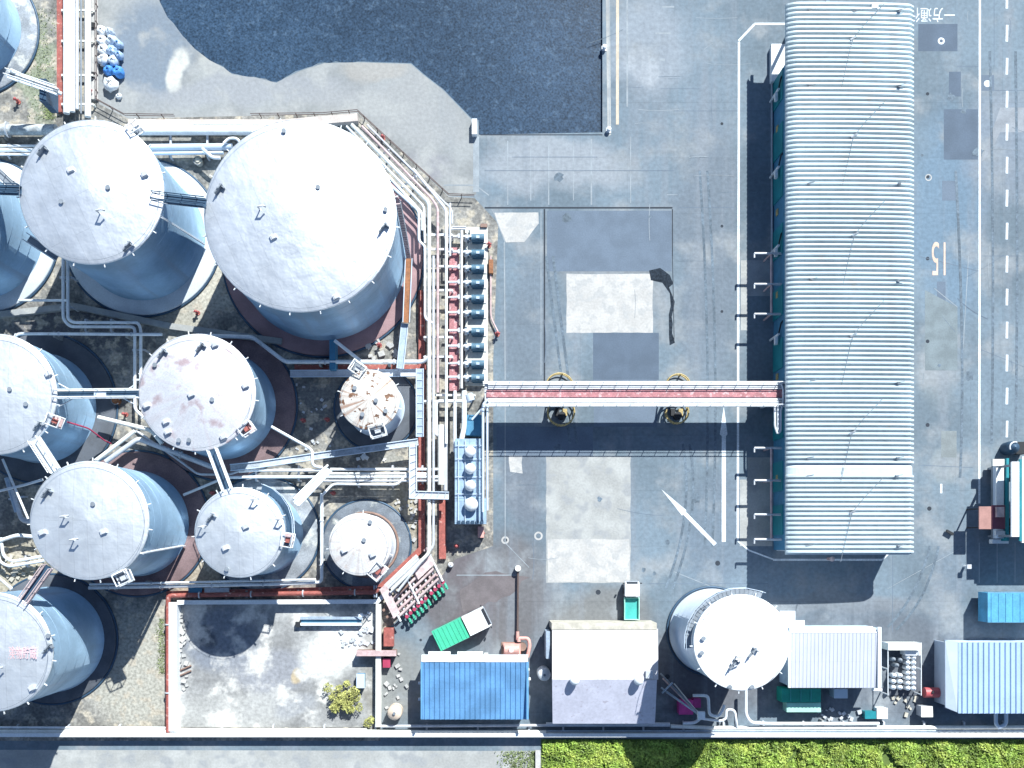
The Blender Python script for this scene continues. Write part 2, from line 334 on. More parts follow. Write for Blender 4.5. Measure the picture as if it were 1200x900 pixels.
patch([(-300, -420), (116, -420), (116, 122), (150, 139), (420, 133), (424, 134), (526, 231), (556, 232), (584, 262), (578, 420), (578, 640), (534, 655), (505, 690), (446, 745), (446, 868), (-300, 868)], m_yard, 'yard_ground')
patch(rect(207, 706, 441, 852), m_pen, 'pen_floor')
patch([(-300, 878), (590, 880), (626, 880), (626, 1000), (-300, 1000)], m_conc2, 'path')
patch(rect(664, 321, 765, 390), m_conc, 'concrete_patch', .05)
patch([(579, 249), (631, 249), (631, 262), (614, 284), (593, 284)], m_conc, 'concrete_patch', .04)
patch(rect(640, 535, 739, 683), m_conc2, 'concrete_patch', .05)
patch(rect(642, 632, 738, 682), m_conc, 'concrete_patch', .05)
patch(rect(597, 531, 612, 554), m_conc, 'concrete_patch', .12)
patch(rect(695, 390, 772, 445), m_dpatch, 'asphalt_or_shadow_patch')
patch(rect(696, 445, 770, 500), m_mpatch, 'asphalt_or_shadow_patch')
patch(rect(582, 500, 695, 534), m_mpatch, 'asphalt_or_shadow_patch')  # painted shadow strip of the pipe bridge, not a repair in the asphalt
patch(rect(641, 247, 787, 318), m_mpatch, 'asphalt_or_shadow_patch')
for i, q in enumerate([(1076, 28, 1122, 60), (1112, 84, 1126, 113), (1106, 128, 1146, 187), (1150, 88, 1165, 106), (1104, 212, 1122, 235), (1098, 330, 1108, 430)]):
    patch(rect(*q), (m_dpatch, m_dpatch, m_dpatch, m_mpatch, m_mpatch, m_mpatch)[i], 'asphalt_or_shadow_patch')
patch([(1084, 340), (1122, 360), (1122, 434), (1084, 434)], m_asph if 0 else M('olive_grey_asphalt', (.16, .195, .215), .9, obj=False), 'asphalt_or_shadow_patch')
patch([(1150, 190), (1172, 126), (1200, 126), (1200, 155), (1172, 155), (1160, 180)], M('light_grey_asphalt', (.23, .25, .28), .9, obj=False), 'asphalt_or_shadow_patch')
patch(rect(1103, 505, 1121, 536), M('light_worn_asphalt', (.19, .215, .225), .9, obj=False), 'asphalt_or_shadow_patch')
patch(rect(868, 305, 876, 387), m_conc2, 'concrete_patch')
patch(rect(867, 562, 876, 640), m_conc2, 'concrete_patch')
patch(rect(876, 305, 905, 347), m_asph if 0 else M('loading_bay_concrete', (.27, .29, .31), .9, obj=False), 'concrete_patch')
patch(rect(876, 536, 905, 640), m_conc2, 'concrete_patch')
patch([(712, 160), (706, -300), (712, -300), (716, 158)], m_conc2, 'concrete_patch')
# black oil stain
patch([(761, 317), (772, 315), (786, 322), (789, 332), (785, 336), (790, 352), (788, 380), (790, 403), (786, 404), (784, 370), (786, 345), (776, 332), (764, 327)], m_stain, 'oil_stain', .16)
patch([(620, 676), (600, 700), (545, 715), (540, 690), (570, 668)], M('reddish_grey_asphalt', (.135, .118, .125), .9, obj=False), 'asphalt_or_shadow_patch', .3)
for x, y, r in ((846, 265, 1.7), (846, 145, 1.7), (846, 365, 1.7), (1087, 110, 2), (1087, 207, 2.2), (1087, 303, 2.2), (1087, 400, 2.2), (1087, 498, 2.4), (1089, 596, 2.6), (701, 694, 3), (782, 793, 3), (593, 632, 2), (841, 660, 3), (493, 750, 1.5), (518, 790, 1.5)):
    patch([(x + r * math.cos(a * math.pi / 6), y + r * math.sin(a * math.pi / 6)) for a in range(12)], m_seam, 'drain_cover')
def ring(x, y, r, w, mat, name, z=0):
    z = level([(x - r, y - r), (x + r, y + r)])
    mb = MB(); n = 28; P = []
    for rr in (r, r - w):
        for i in range(n): a = 2 * math.pi * i / n; P.append((*W(x + rr * math.cos(a), y + rr * math.sin(a)), z))
    mb.add(P, [(i, (i + 1) % n, n + (i + 1) % n, n + i) for i in range(n)]); mb.build(name, mat, kind='structure')
ring(631, 628, 5, 2, m_conc, 'manhole_ring', .16); ring(1088, 208, 4, 1.2, m_conc, 'manhole_ring', .16); ring(1157, 98, 4, 3.9, m_paint, 'manhole_ring', .17); ring(592, 633, 4.5, 2, m_conc, 'manhole_ring', .16)
# joints and drains
LZ = [.175]
def line(a, b, w, mat, name, z=None):
    (x0, y0), (x1, y1) = W(*a), W(*b); d = math.hypot(x1 - x0, y1 - y0); nx, ny = -(y1 - y0) / d * w * .05, (x1 - x0) / d * w * .05
    LZ[0] += .0012
    LZ[0] = level([(a[0] - w / 2, a[1] - w / 2), (b[0] + w / 2, b[1] + w / 2)]) if a[0] <= b[0] and a[1] <= b[1] else level([(min(a[0], b[0]) - w / 2, min(a[1], b[1]) - w / 2), (max(a[0], b[0]) + w / 2, max(a[1], b[1]) + w / 2)])
    MB().add([(x0 + nx, y0 + ny, LZ[0]), (x0 - nx, y0 - ny, LZ[0]), (x1 - nx, y1 - ny, LZ[0]), (x1 + nx, y1 + ny, LZ[0])], [(0, 1, 2, 3)]).build(name, mat, kind='structure')
for a, b, w in (((568, 243.5), (788, 243.5), 1.8), ((638, 245), (638, 448), 1.8), ((788, 245), (788, 300), 1.2), ((788, 300), (790, 400), .8), ((706, 158), (563, 158), 1.0)): line(a, b, w, m_seam, 'drain_channel')
for a, b, w in (((591, 284), (592, 445), 1.4), ((592, 476), (592, 635), 1.2), ((592, 636), (620, 665), .8), ((535, 674), (605, 674), 1.2), ((577, 246), (592, 284), 1), ((634, 247), (634, 440), .8), ((558, 160), (558, 225), 7), ((735, 0), (735, 125), 2), ((714, -50), (714, 150), .8),
                ((595, 165), (595, 240), 1.2), ((622, 165), (622, 235), 1), ((643, 165), (643, 240), 1.4), ((672, 165), (672, 235), 1), ((693, 163), (693, 240), 1.8), ((739, 160), (739, 238), 1), ((1135, 300), (1128, 420), .8), ((1122, 360), (1095, 338), .8), ((1040, 690), (1130, 640), .5), ((1130, 640), (1137, 590), .5), ((790, 670), (840, 690), .7), ((520, 217), (557, 217), 1.5), ((557, 217), (573, 229), 1.2)): line(a, b, w, m_seaml, 'pavement_joint')
for a, b in (((568, 200), (790, 200)), ((790, 130), (900, 130)), ((1122, 78), (1148, 78)), ((1076, 300), (1148, 318)), ((1150, 300), (1200, 300)), ((1150, 410), (1200, 430)), ((760, 684), (900, 684)), ((1046, 650), (1046, 740)), ((1150, 106), (1200, 106)), ((1165, 0), (1165, 78)), ((600, 184), (700, 184)), ((795, 243), (860, 243)), ((1076, 545), (1140, 548))): line(a, b, .6, m_mpatch, 'pavement_joint')
# tyre marks and cracks
def arc(pts, w, mat, name):
    n = 10; P = []
    for i in range(n + 1):
        t = i / n; P.append(((1 - t) ** 2 * pts[0][0] + 2 * t * (1 - t) * pts[1][0] + t * t * pts[2][0], (1 - t) ** 2 * pts[0][1] + 2 * t * (1 - t) * pts[1][1] + t * t * pts[2][1]))
    z = level(P); V = []
    for i, p in enumerate(P):
        q, o = P[min(n, i + 1)], P[max(0, i - 1)]; d = math.hypot(q[0] - o[0], q[1] - o[1]); nx, ny = -(q[1] - o[1]) / d * w, (q[0] - o[0]) / d * w
        V += [(*W(p[0] + nx, p[1] + ny), z), (*W(p[0] - nx, p[1] - ny), z)]
    MB().add(V, [(2 * i, 2 * i + 1, 2 * i + 3, 2 * i + 2) for i in range(n)]).build(name, mat, kind='structure')
for a in (((640, 300), (655, 420), (668, 520)), ((648, 300), (663, 420), (676, 520)), ((1090, 640), (1075, 700), (1040, 735)), ((1100, 640), (1086, 706), (1050, 738)), ((800, 520), (815, 600), (780, 690)), ((808, 520), (823, 600), (788, 690)),
          ((820, 200), (835, 420), (826, 640)), ((829, 200), (844, 420), (835, 640)), ((1120, 200), (1132, 420), (1125, 560)), ((1160, 60), (1166, 300), (1162, 520)), ((1190, 60), (1194, 300), (1190, 520))): arc(a, 1.5, m_tyre, 'tyre_mark')
for k in range(46):
    x, y = random.choice(((random.uniform(600, 860), random.uniform(170, 690)), (random.uniform(1078, 1190), random.uniform(10, 680)), (random.uniform(730, 860), random.uniform(5, 240)))); a_ = random.choice((0, math.pi / 2, random.uniform(0, 3))); l_ = random.uniform(12, 55)
    arc(((x, y), (x + l_ * .5 * math.cos(a_) + random.uniform(-4, 4), y + l_ * .5 * math.sin(a_) + random.uniform(-4, 4)), (x + l_ * math.cos(a_), y + l_ * math.sin(a_))), random.uniform(.15, .35), random.choice((m_mpatch, m_tyre, m_seaml)), 'pavement_crack')
for k in range(16):
    x, y = random.choice(((random.uniform(600, 860), random.uniform(170, 690)), (random.uniform(1078, 1190), random.uniform(10, 680)))); r_ = random.uniform(1.5, 7)
    patch([(x + r_ * random.uniform(.6, 1.2) * math.cos(t * .45), y + r_ * random.uniform(.6, 1.2) * math.sin(t * .45)) for t in range(14)], m_tyre, 'oil_stain')
# painted marks
for a, b, w in (((866, 49), (864.5, 634), 2.6), ((865.5, 48), (884, 28.5), 2.6), ((884, 28), (925, 28), 2.6), ((864.5, 634), (878, 645), 1.8), ((878, 645), (906, 655.5), 1.8), ((906, 656), (1034, 656), 2.4), ((1034, 656), (1044, 646), 2.0), ((1148.5, -300), (1147.5, 590), 2.6)): line(a, b, w, m_paint, 'painted_line')
y = -280.0
while y < 520:
    if y + 20 < 519: line((1180.3, y), (1179.8, y + 19.5), 2.8, m_paint, 'painted_dash')
    y += 38.65
for x in (1147.5, 1168.5, 1189.5): line((x, 636), (x, 683), 1.2, m_seaml, 'bay_line')
line((1103, 567), (1103, 578), 2.5, m_paint, 'painted_dash'); line((724, -300), (723.5, 146), 3.4, m_ypaint, 'kerb_strip')
for q in ((776, 8, 790, 10), (768, 39, 786, 41), (762, 70, 767, 82), (773, 70, 779, 86)): line((q[0], q[1]), (q[2], q[1]), q[3] - q[1] if q[3] - q[1] < 4 else 3, m_seaml, 'worn_marking')
def flat(pts, mat, name):
    z = level(pts)
    P = [(*W(*p), z) for p in pts]; MB().add(P, [tuple(range(len(P)))]).build(name, mat, kind='structure')
flat([(845.8, 635), (850.6, 635), (850.6, 511), (852.5, 509), (848.2, 476), (843.6, 509), (845.8, 511)], m_paint, 'painted_arrow')
flat([(836.5, 639.5), (839.8, 636.4), (804, 600), (804, 597.5), (775, 573.5), (799, 604), (801, 603.4)], m_paint, 'painted_arrow')
def text(s, px, py, wpx, hpx, mat, name, rot=math.pi, z=None, parent=None, label=None):
    if z is None: z = level([(px - wpx / 2, py - hpx / 2), (px + wpx / 2, py + hpx / 2)])
    cu = bpy.data.curves.new('t', 'FONT'); cu.body = s; cu.size = 1; cu.align_x = 'LEFT'
    o = bpy.data.objects.new('t', cu); C.objects.link(o); bpy.context.view_layer.update()
    dg = bpy.context.evaluated_depsgraph_get(); me = bpy.data.meshes.new_from_object(o.evaluated_get(dg))
    bpy.data.objects.remove(o)
    xs = [v.co.x for v in me.vertices]; ys = [v.co.y for v in me.vertices]
    cx, cy = (min(xs) + max(xs)) / 2, (min(ys) + max(ys)) / 2
    k = PX * (CH - z) / CH; sx, sy = wpx * k / (max(xs) - min(xs)), hpx * k / (max(ys) - min(ys)); c, n = math.cos(rot), math.sin(rot)
    ox, oy = W(px, py, z); mb = MB()
    mb.add([(ox + (v.co.x - cx) * sx * c - (v.co.y - cy) * sy * n, oy + (v.co.x - cx) * sx * n + (v.co.y - cy) * sy * c, z) for v in me.vertices], [tuple(p.vertices) for p in me.polygons])
    return mb.build(name, mat, parent, kind=None if parent else 'structure', label=label)
text('15', 1100, 303, 16, 39, m_opaint, 'painted_number')
text('一方通行', 1092, 17.5, 54, 17, m_paint, 'painted_lettering')
ring(1103, 48, 4, 2, m_paint, 'manhole_ring')

# ------------------------------------------------------------------ storage tanks
def tank(tx, ty, tr, a, padr, roofm, wallm, padm, label, rise=.10, hatches=(), stair=None, platform=None, ticks=28, padh=.35, plats=None, walltop=None, n=72, group=None):
    h = CH * a; b = 1 - a; cx, cy = (tx - NX) * PX * b, (NY - ty) * PX * b; r = tr * PX * b
    bx, by = NX + (tx - NX) * b, NY + (ty - NY) * b
    T = thing('storage_tank', label, 'storage tank', bx, by, group)
    pr = padr * PX
    MB().lathe(cx, cy, [(r - .1, padh), (pr - .12, padh), (pr, padh - .08), (pr, 0.0)], n).build('foundation', padm, T)
    MB().tube([(cx + (pr + .12) * math.cos(2 * math.pi * i / n), cy + (pr + .12) * math.sin(2 * math.pi * i / n), .12) for i in range(n)], .14, 6, True).build('kerb_ring', m_steel, T)
    w = MB(); w.lathe(cx, cy, [(r + .14, padh + .004), (r + .14, padh + .06), (r, padh + .07), (r, h)], n)
    k = 1
    while padh + 2.2 * k < h - .5:
        z = padh + 2.2 * k; w.lathe(cx, cy, [(r, z - .03), (r + .018, z - .02), (r + .018, z + .02), (r, z + .03)], n); k += 1
    w.build('shell', wallm, T)
    zc = h + rise * r
    rf = MB(); prof = [(r + .12, h - .18), (r + .12, h + .02)]
    for i in range(9): t = i / 8; prof.append(((r + .05) * (1 - t) + .01 * t, h + .04 + (zc - h) * (1 - (1 - t) ** 1.25)))
    rf.lathe(cx, cy, prof, n); R_ = rf.build('roof', roofm, T)
    for i in range(ticks):                       # foam nozzles and clips on the rim
        an = 2 * math.pi * (i + .3) / ticks
        if i % 2: MB().box(cx + (r + .28) * math.cos(an), cy + (r + .28) * math.sin(an), h - .25, .4, .09, .16, an).build('rim_bracket', m_white, T)
    MB().tube([(cx + (r - .15) * math.cos(2 * math.pi * i / 48), cy + (r - .15) * math.sin(2 * math.pi * i / 48), h + .55) for i in range(48)], .02, 5, True).build('handrail', m_grey, T)
    for (hx, hy, kd) in hatches:
        x, y = W(hx, hy, h + .2); d = math.hypot(x - cx, y - cy); z = h + (zc - h) * max(0, 1 - d / r) * .9
        g = MB()
        if kd == 0: g.cyl(x, y, z, z + .3, .18, n=14).cyl(x, y, z + .3, z + .36, .24, n=14); mt, nm = m_grey, 'roof_vent'
        elif kd == 1: g.box(x, y, z, .65, .5, .4, .4).box(x + .05, y, z + .4, .5, .4, .06, .4); mt, nm = m_lav, 'roof_hatch'
        elif kd == 2: g.tube([(x, y, z), (x, y, z + 1.1), (x + .5, y + .1, z + 1.25), (x + .7, y + .1, z + .8)], .10, 8); mt, nm = m_lav, 'gooseneck_vent'
        else: g.box(x, y, z + .05, 1.2, .12, .7, .9).box(x + .35, y + .3, z + .05, .12, .7, .5, .9).cyl(x, y, z, z + .9, .09, n=8); mt, nm = m_grey, 'gauge_stand'
        g.build(nm, mt, T)
    if stair:                                    # staircase on the shell: start and end angle (0 right, 90 up), materials, start height share, width
        a0, a1 = R(stair[0]), R(stair[1]); zf = stair[4] if len(stair) > 4 else 0; wd = stair[5] if len(stair) > 5 else .3
        z0_, z1_ = padh + .3 + (h - padh - .6) * zf, h - .3; ns = max(int(abs(a1 - a0) * r / .4), int((z1_ - z0_) / .5)); st = MB(); o1 = []; o2 = []; V = []
        for i in range(ns + 1):
            an = a0 + (a1 - a0) * i / ns; z = z0_ + (z1_ - z0_) * i / ns
            for zz in (z, z + (z1_ - z0_) / ns if i < ns else z):
                V += [((cx + (r + .06) * math.cos(an)), cy + (r + .06) * math.sin(an), zz), ((cx + (r + .06 + wd) * math.cos(an)), cy + (r + .06 + wd) * math.sin(an), zz)]
            o1.append((cx + (r + .1 + wd) * math.cos(an), cy + (r + .1 + wd) * math.sin(an), z + .05)); o2.append((o1[-1][0], o1[-1][1], z + 1.0))
        st.add(V, [(2 * i, 2 * i + 1, 2 * i + 3, 2 * i + 2) for i in range(len(V) // 2 - 1)])
        S = st.build('spiral_staircase', stair[2], T)
        MB().tube(o1[::3] + [o1[-1]], .05, 5).build('stringer', stair[3], S); MB().tube(o2[::3] + [o2[-1]], .03, 5).build('handrail', stair[3], S)
    for p in (plats or ()):                      # railed platform hanging off the rim: apparent px centre, size, angle
        x, y = W(p[0], p[1], h - .5); an = R(p[3]); s = p[2] * PX; c, q = math.cos(an), math.sin(an)
        def cn(u, v, z): return (x + u * c - v * q, y + u * q + v * c, z)
        P_ = MB().box(x, y, h - .65, s * 1.25, s, .06, an).build('platform', m_pink if p[4] else m_grey, T)
        g = MB()
        for zz in (h + .45, h - .58): g.tube([cn(-s * .66, -s * .52, zz), cn(s * .66, -s * .52, zz), cn(s * .66, s * .52, zz), cn(-s * .66, s * .52, zz)], .075, 5, True)
        for u, v in ((-1, -1), (1, -1), (1, 1), (-1, 1), (0, -1), (0, 1)): g.tube([cn(u * s * .66, v * s * .52, h - .6), cn(u * s * .66, v * s * .52, h + .45)], .04, 5)
        g.build('railing', m_white, P_)
        MB().box(x, y, h - .55, s * .5, s * .4, .5, an).build('equipment_box', m_redp if p[4] else m_lav, T)
    return T, R_, (cx, cy, r, h)

S_W = (m_lav, m_white)
tank(-112, -45, 63, .12, 75, m_wroof, m_wall, m_padg, 'grey-blue storage tank cut off by the top left corner beside the dark ringed pad', ticks=16)
tank(-111, 223, 84, .13, 91, m_wroof, m_wall, m_padw, 'storage tank at the left edge showing only its shaded shell and white pad', ticks=20)
T1, _, T1g = tank(107.5, 225, 83.5, .13, 91, m_wroof, m_wall, m_padw, 'big white-roofed storage tank on a pale ring pad, directly left of the largest tank', hatches=((85, 201, 1), (129, 222, 0), (74, 238, 0), (119, 252, 2), (170, 205, 1), (50, 178, 3), (150, 290, 3)), plats=[(160, 153, 9, 35, 0)], ticks=30, stair=(-8, -20, m_lav, m_white))
T2, _, T2g = tank(352, 253, 111.5, .1225, 117, m_wroof, m_wall, m_mar, 'largest storage tank of all with a blank white roof, on a maroon round pad', hatches=((333, 154, 0), (374, 222, 0), (306, 248, 2), (257, 223, 3), (322, 280, 1), (452, 246, 0), (449, 268, 3), (394, 348, 1)), ticks=40, stair=(-4, 8, m_pinkw, m_white, 0, .5))
tank(-4, 462, 69.5, .094, 87, m_wroof2, m_wall, m_padd, 'storage tank at the left edge joined by a straight dark walkway to the rust-blushed tank', hatches=((14, 457, 0), (32, 474, 0), (57, 438, 1), (45, 500, 3)), plats=[(66, 494, 11, -20, 1)], ticks=26)
T4, _, T4g = tank(231, 460, 67.5, .089, 86, m_rroof, m_wall, m_marp, 'storage tank with pinkish rust blushes on its white roof, in mid yard', hatches=((226, 463, 1), (250, 469, 0), (235, 408, 3), (252, 404, 1), (288, 452, 1), (182, 428, 0), (172, 475, 1), (195, 494, 1), (262, 512, 1), (210, 516, 0), (222, 516, 0), (190, 415, 3), (197, 506, 1)), plats=[(290, 503, 11, 35, 1)], ticks=34)
T5, _, T5g = tank(105, 610, 68.5, .12, 84, m_wroof2, m_wall, m_marp, 'storage tank with clean white roof and brown-purple pad, above the tank with red lettering', hatches=((111, 591, 0), (77, 606, 2), (123, 623, 1), (88, 633, 2), (55, 578, 3), (50, 624, 1)), plats=[(146, 677, 12, 25, 0)], ticks=30, stair=(-24, -32, m_lav, m_white))
T6, _, T6g = tank(281, 624, 51.8, .092, 66, m_wroof2, m_wall, m_padg, 'medium storage tank with a clean roof on a mottled grey pad, above the walled pen', hatches=((289, 617, 1), (247, 607, 3), (265, 642, 1), (236, 618, 2), (297, 586, 2), (326, 609, 2), (266, 667, 0)), plats=[(338, 633, 11, 80, 1)], ticks=22, stair=(75, -15, m_steel, m_wallb, .55, .8))
T7, _, T7g = tank(433, 468.5, 34, .06, 48, m_rusty, m_wallb, m_padd, 'small storage tank with a badly rusted brown-blotched roof', hatches=((441, 470, 0), (416, 455, 0), (425, 486, 0), (452, 482, 0)), plats=[(443, 505, 13, 15, 0), (420, 433, 12, -35, 0)], ticks=16, rise=.14)
T8, _, T8g = tank(422, 638, 35.5, .05, 51, m_dusty, m_lav, m_padk, 'small storage tank with a dusty brownish roof of radial streaks, beside the diagonal pipe manifold', hatches=((427, 633, 0), (437, 650, 1), (404, 645, 1), (434, 612, 0)), plats=[(443, 669, 14, 50, 1)], ticks=14, rise=.12)
MB().tube([(T8g[0] + 3.75 * math.cos(t * math.pi / 16), T8g[1] + 3.75 * math.sin(t * math.pi / 16), .45) for t in range(32)], .14, 6, True).build('rust_ring', m_brown, T8)
T9, R9, T9g = tank(-8, 764, 68.7, .121, 75, m_wroof2, m_wall, m_padd, 'storage tank with faded red lettering on its white roof at the lower left edge', hatches=((56, 760, 3), (1, 782, 2), (38, 806, 1), (57, 745, 0)), ticks=30)
T10, _, T10g = tank(869, 753, 55, .119, 50.5, m_wroof3, m_wallb, m_padd, 'solitary storage tank with a pure white roof right of the gabled white shed', hatches=((862, 769, 2), (860, 778, 1), (880, 764, 3), (858, 778, 3), (824, 748, 0), (822, 765, 0), (855, 805, 0), (881, 805, 0)), stair=(188, 66, m_grey, m_wallb, .9, .7), ticks=26)
zt = T9g[3] + .5
text('危険物貯蔵', 22, 765, 42, 15, m_rtext, 'roof_lettering', rot=0, z=zt, parent=T9)

# ------------------------------------------------------------------ pipes
def bendpts(pts, rad):
    if rad <= 0 or len(pts) < 3: return pts
    out = [pts[0]]
    for i in range(1, len(pts) - 1):
        a, b, c = Vector(pts[i - 1]), Vector(pts[i]), Vector(pts[i + 1])
        d = min(rad, (a - b).length * .45, (c - b).length * .45)
        p, q = b + (a - b).normalized() * d, b + (c - b).normalized() * d
        for t in (0, .33, .66, 1): out.append(tuple(p * (1 - t) ** 2 + b * 2 * t * (1 - t) + q * t * t))
    out.append(pts[-1]); return out
def run(P, r, mat, parent, bend=.5, flange=0):
    pts = bendpts([W3(*p) for p in P], bend); return MB().tube(pts, r, 10).build('pipe', mat, parent)
def along(P, step):
    pts = [Vector(W3(*p)) for p in P]; out = []
    for a, b in zip(pts, pts[1:]):
        d = (b - a).length; n = int(d / step)
        for i in range(n): out.append((a + (b - a) * ((i + .5) / n), math.atan2((b - a).y, (b - a).x)))
    return out
def pipe(label, P, r, mat, step=7.0, group=None, cat='pipe', sup=m_conc2, fl=True):
    z = P[0][2]
    T = thing('pipeline', label, cat, P[0][0], P[0][1], group)
    run(P, r, mat, T)
    for (p, an) in along(P, step):
        if p.z > .3: MB().box(p.x, p.y, 0.0, .25, r * 2 + .3, max(.1, p.z - r), an).build('support', sup, T)
        if fl:
            d = Vector((math.cos(an), math.sin(an), 0)) * .07; q = p + d * 9
            MB().tube([q - d, q + d], r * 1.45, 10).build('flange', m_lav, T)
    return T
def rack(label, pipes, cross, z, crossm=m_lav, cat='pipe rack', posts=True, width=None):
    """pipes: list of (points, r, material); cross: list of (x0,y0,x1,y1) crossbars"""
    T = thing('pipe_rack', label, cat, pipes[0][0][0][0], pipes[0][0][0][1])
    for P, r, m in pipes: run([(p[0], p[1], p[2] if len(p) > 2 else z) for p in P], r, m, T)
    for c in cross:
        a, b = Vector(W3(c[0], c[1], z - .35)), Vector(W3(c[2], c[3], z - .35)); mid = (a + b) / 2
        MB().box(mid.x, mid.y, z - .5, (b - a).length, .22, .2, math.atan2((b - a).y, (b - a).x)).build('crossbar', crossm, T)
        if posts:
            for q in (a, b): MB().box(q.x, q.y, 0.0, .18, .18, z - .5).build('post', crossm, T)
    return T
# north-west bundle
rack('bundle of wide white pipes coming in from the top edge next to the red strip', [
    ([(78, -60), (78, 133)], .38, m_white), ([(85, -60), (85, 131)], .30, m_white), ([(90.5, -60), (90.5, 128)], .20, m_lav), ([(95, -60), (95, 133)], .10, m_grey), ([(103, -60), (103, 137)], .36, m_white)],
    [(72, y, 109, y) for y in (-20, 12, 48, 88, 122)], 1.1, crossm=m_cream)
def wall(name, label, pts, w, h, mat, cat='wall', cap=None, closed=False):
    P = [Vector((*W(*p, h), 0)) for p in pts]; n = len(P); L_, R2 = [], []
    for i, p in enumerate(P):
        d0 = (p - P[i - 1]).normalized() if i else (P[1] - p).normalized(); d1 = (P[i + 1] - p).normalized() if i < n - 1 else d0
        d = (d0 + d1).normalized(); k = 1 / max(.4, d.dot(d1)); nn = Vector((-d.y, d.x, 0)) * w * .5 * k
        L_.append((p + nn)[:2]); R2.append((p - nn)[:2])
    mb = MB()
    for i in range(n - 1): mb.prism([R2[i], R2[i + 1], L_[i + 1], L_[i]], 0, h)
    return mb.build(name, mat, label=label, cat=cat)
wall('kerb_wall', 'brick-red kerb wall along the left side of the white pipes at the top left', [(69.5, -60), (69.5, 131)], .6, .5, m_redp)
MB().boxp(107, -60, 115, 116, 0, .35).build('concrete_plinth', m_conc, label='pale concrete plinth with two dark holes right of the top left pipes', cat='plinth')
for q in (29, 87): MB().boxp(106.5, q - 3, 110, q + 3, .355, .6).build('drain_box', m_dark, label='black drain box on the pale plinth, %s one' % ('upper' if q < 50 else 'lower'), cat='drain box')
# north horizontal lines
pipe('thick grey lagged pipe running to the left edge above the top left tank', [(-60, 152, 1.2), (66, 152, 1.2)], .62, M('grey_lagging', (.36, .38, .39), .8, var=.2, scale=1.5, fvar=.2))
rack('pair of thin white pipes below the thick lagged pipe at the left edge', [([(-60, 171), (46, 171)], .16, m_white), ([(-60, 176), (43, 176)], .24, m_white), ([(-60, 181), (38, 181)], .14, m_white)], [(10, 168, 10, 184), (-30, 168, -30, 184)], .9)
rack('two wide pale pipes crossing between the two largest white roofs at their top', [([(150, 153.5), (330, 153.5)], .48, m_white), ([(176, 173), (272, 172)], .40, m_wallb), ([(176, 180), (262, 179)], .20, m_wallb), ([(226, 145), (330, 146)], .14, m_cream)], [(200, 148, 200, 184), (243, 148, 243, 184)], 1.3)
wall('bund_wall', 'pinkish concrete bund wall along the top of the tank yard', [(150, 144), (330, 144.5), (419, 137)], .9, .9, M('pinkish_concrete', (.50, .44, .41), .85, var=.12, scale=.8, obj=False))
pipe('bent white pipe hooking over at the upper left rim of the largest tank', [(262, 168, 2), (268, 162, 2), (278, 162, 2), (283, 170, 2), (276, 178, 2)], .16, m_white, fl=False)
pipe('short white pipe slanting towards the upper left rim of the largest tank', [(237, 174, 2), (249, 185, 2), (258, 185, 2)], .2, m_white, fl=False)
# fence
def fence(label, pts, h=1.1):
    T = thing('fence', label, 'fence', pts[0][0], pts[0][1])
    for z in (h * .6, h): MB().tube([W3(p[0], p[1], z) if 0 else (*W(p[0], p[1]), z) for p in pts], .045, 5).build('rail', m_fence, T)
    for (p, an) in along([(p[0], p[1], 0) for p in pts], 2.0):
        MB().box(p.x, p.y, 0, .08, .08, h + .05).build('post', m_fence, T)
fence('brown rail fence bounding the tank yard towards the dark water', [(116, -60), (116, 120), (149, 138), (207, 139)])
fence('brown rail fence running diagonally down beside the pale apron', [(296, 138), (380, 137), (420, 133.5), (526, 231), (556, 232)])
# diagonal bundle turning down the east side
rack('white and pink pipe bundle running diagonally past the largest tank then down', [
    ([(412, 146), (503, 238), (503, 262), (503, 648), (459, 691)], .21, m_cream), ([(406, 148), (497, 242), (498, 285)], .12, m_white), ([(424, 148), (507, 234), (513, 244), (513, 460)], .15, m_pink),
    ([(430, 146), (516, 232), (530, 246), (530, 262)], .10, m_lav), ([(484, 198), (512, 232), (523, 246), (523, 520)], .16, m_white), ([(454, 214), (491, 247), (491, 283), (498, 288), (498, 374), (508, 379)], .15, m_white),
    ([(449, 200), (495, 250), (495, 270)], .14, m_white), ([(527.5, 238), (527.5, 300)], .12, m_lav), ([(508, 300), (508, 640), (466, 693)], .15, m_lav)],
    [(497, y, 530, y) for y in (275, 292, 312, 340, 395, 418, 470)] + [(440, 188, 455, 175), (470, 220, 487, 206)], 2.4, crossm=m_white)
wall('kerb_wall', 'narrow brick-red kerb running down the yard left of the main cream pipe', [(494, 340), (494, 643), (444, 690), (195, 696.5)], .7, .55, m_redp)
wall('kerb_wall', 'red kerb along the left of the diagonal pipe manifold below the fan unit', [(518.5, 585), (518.5, 655)], .8, .6, m_redp)
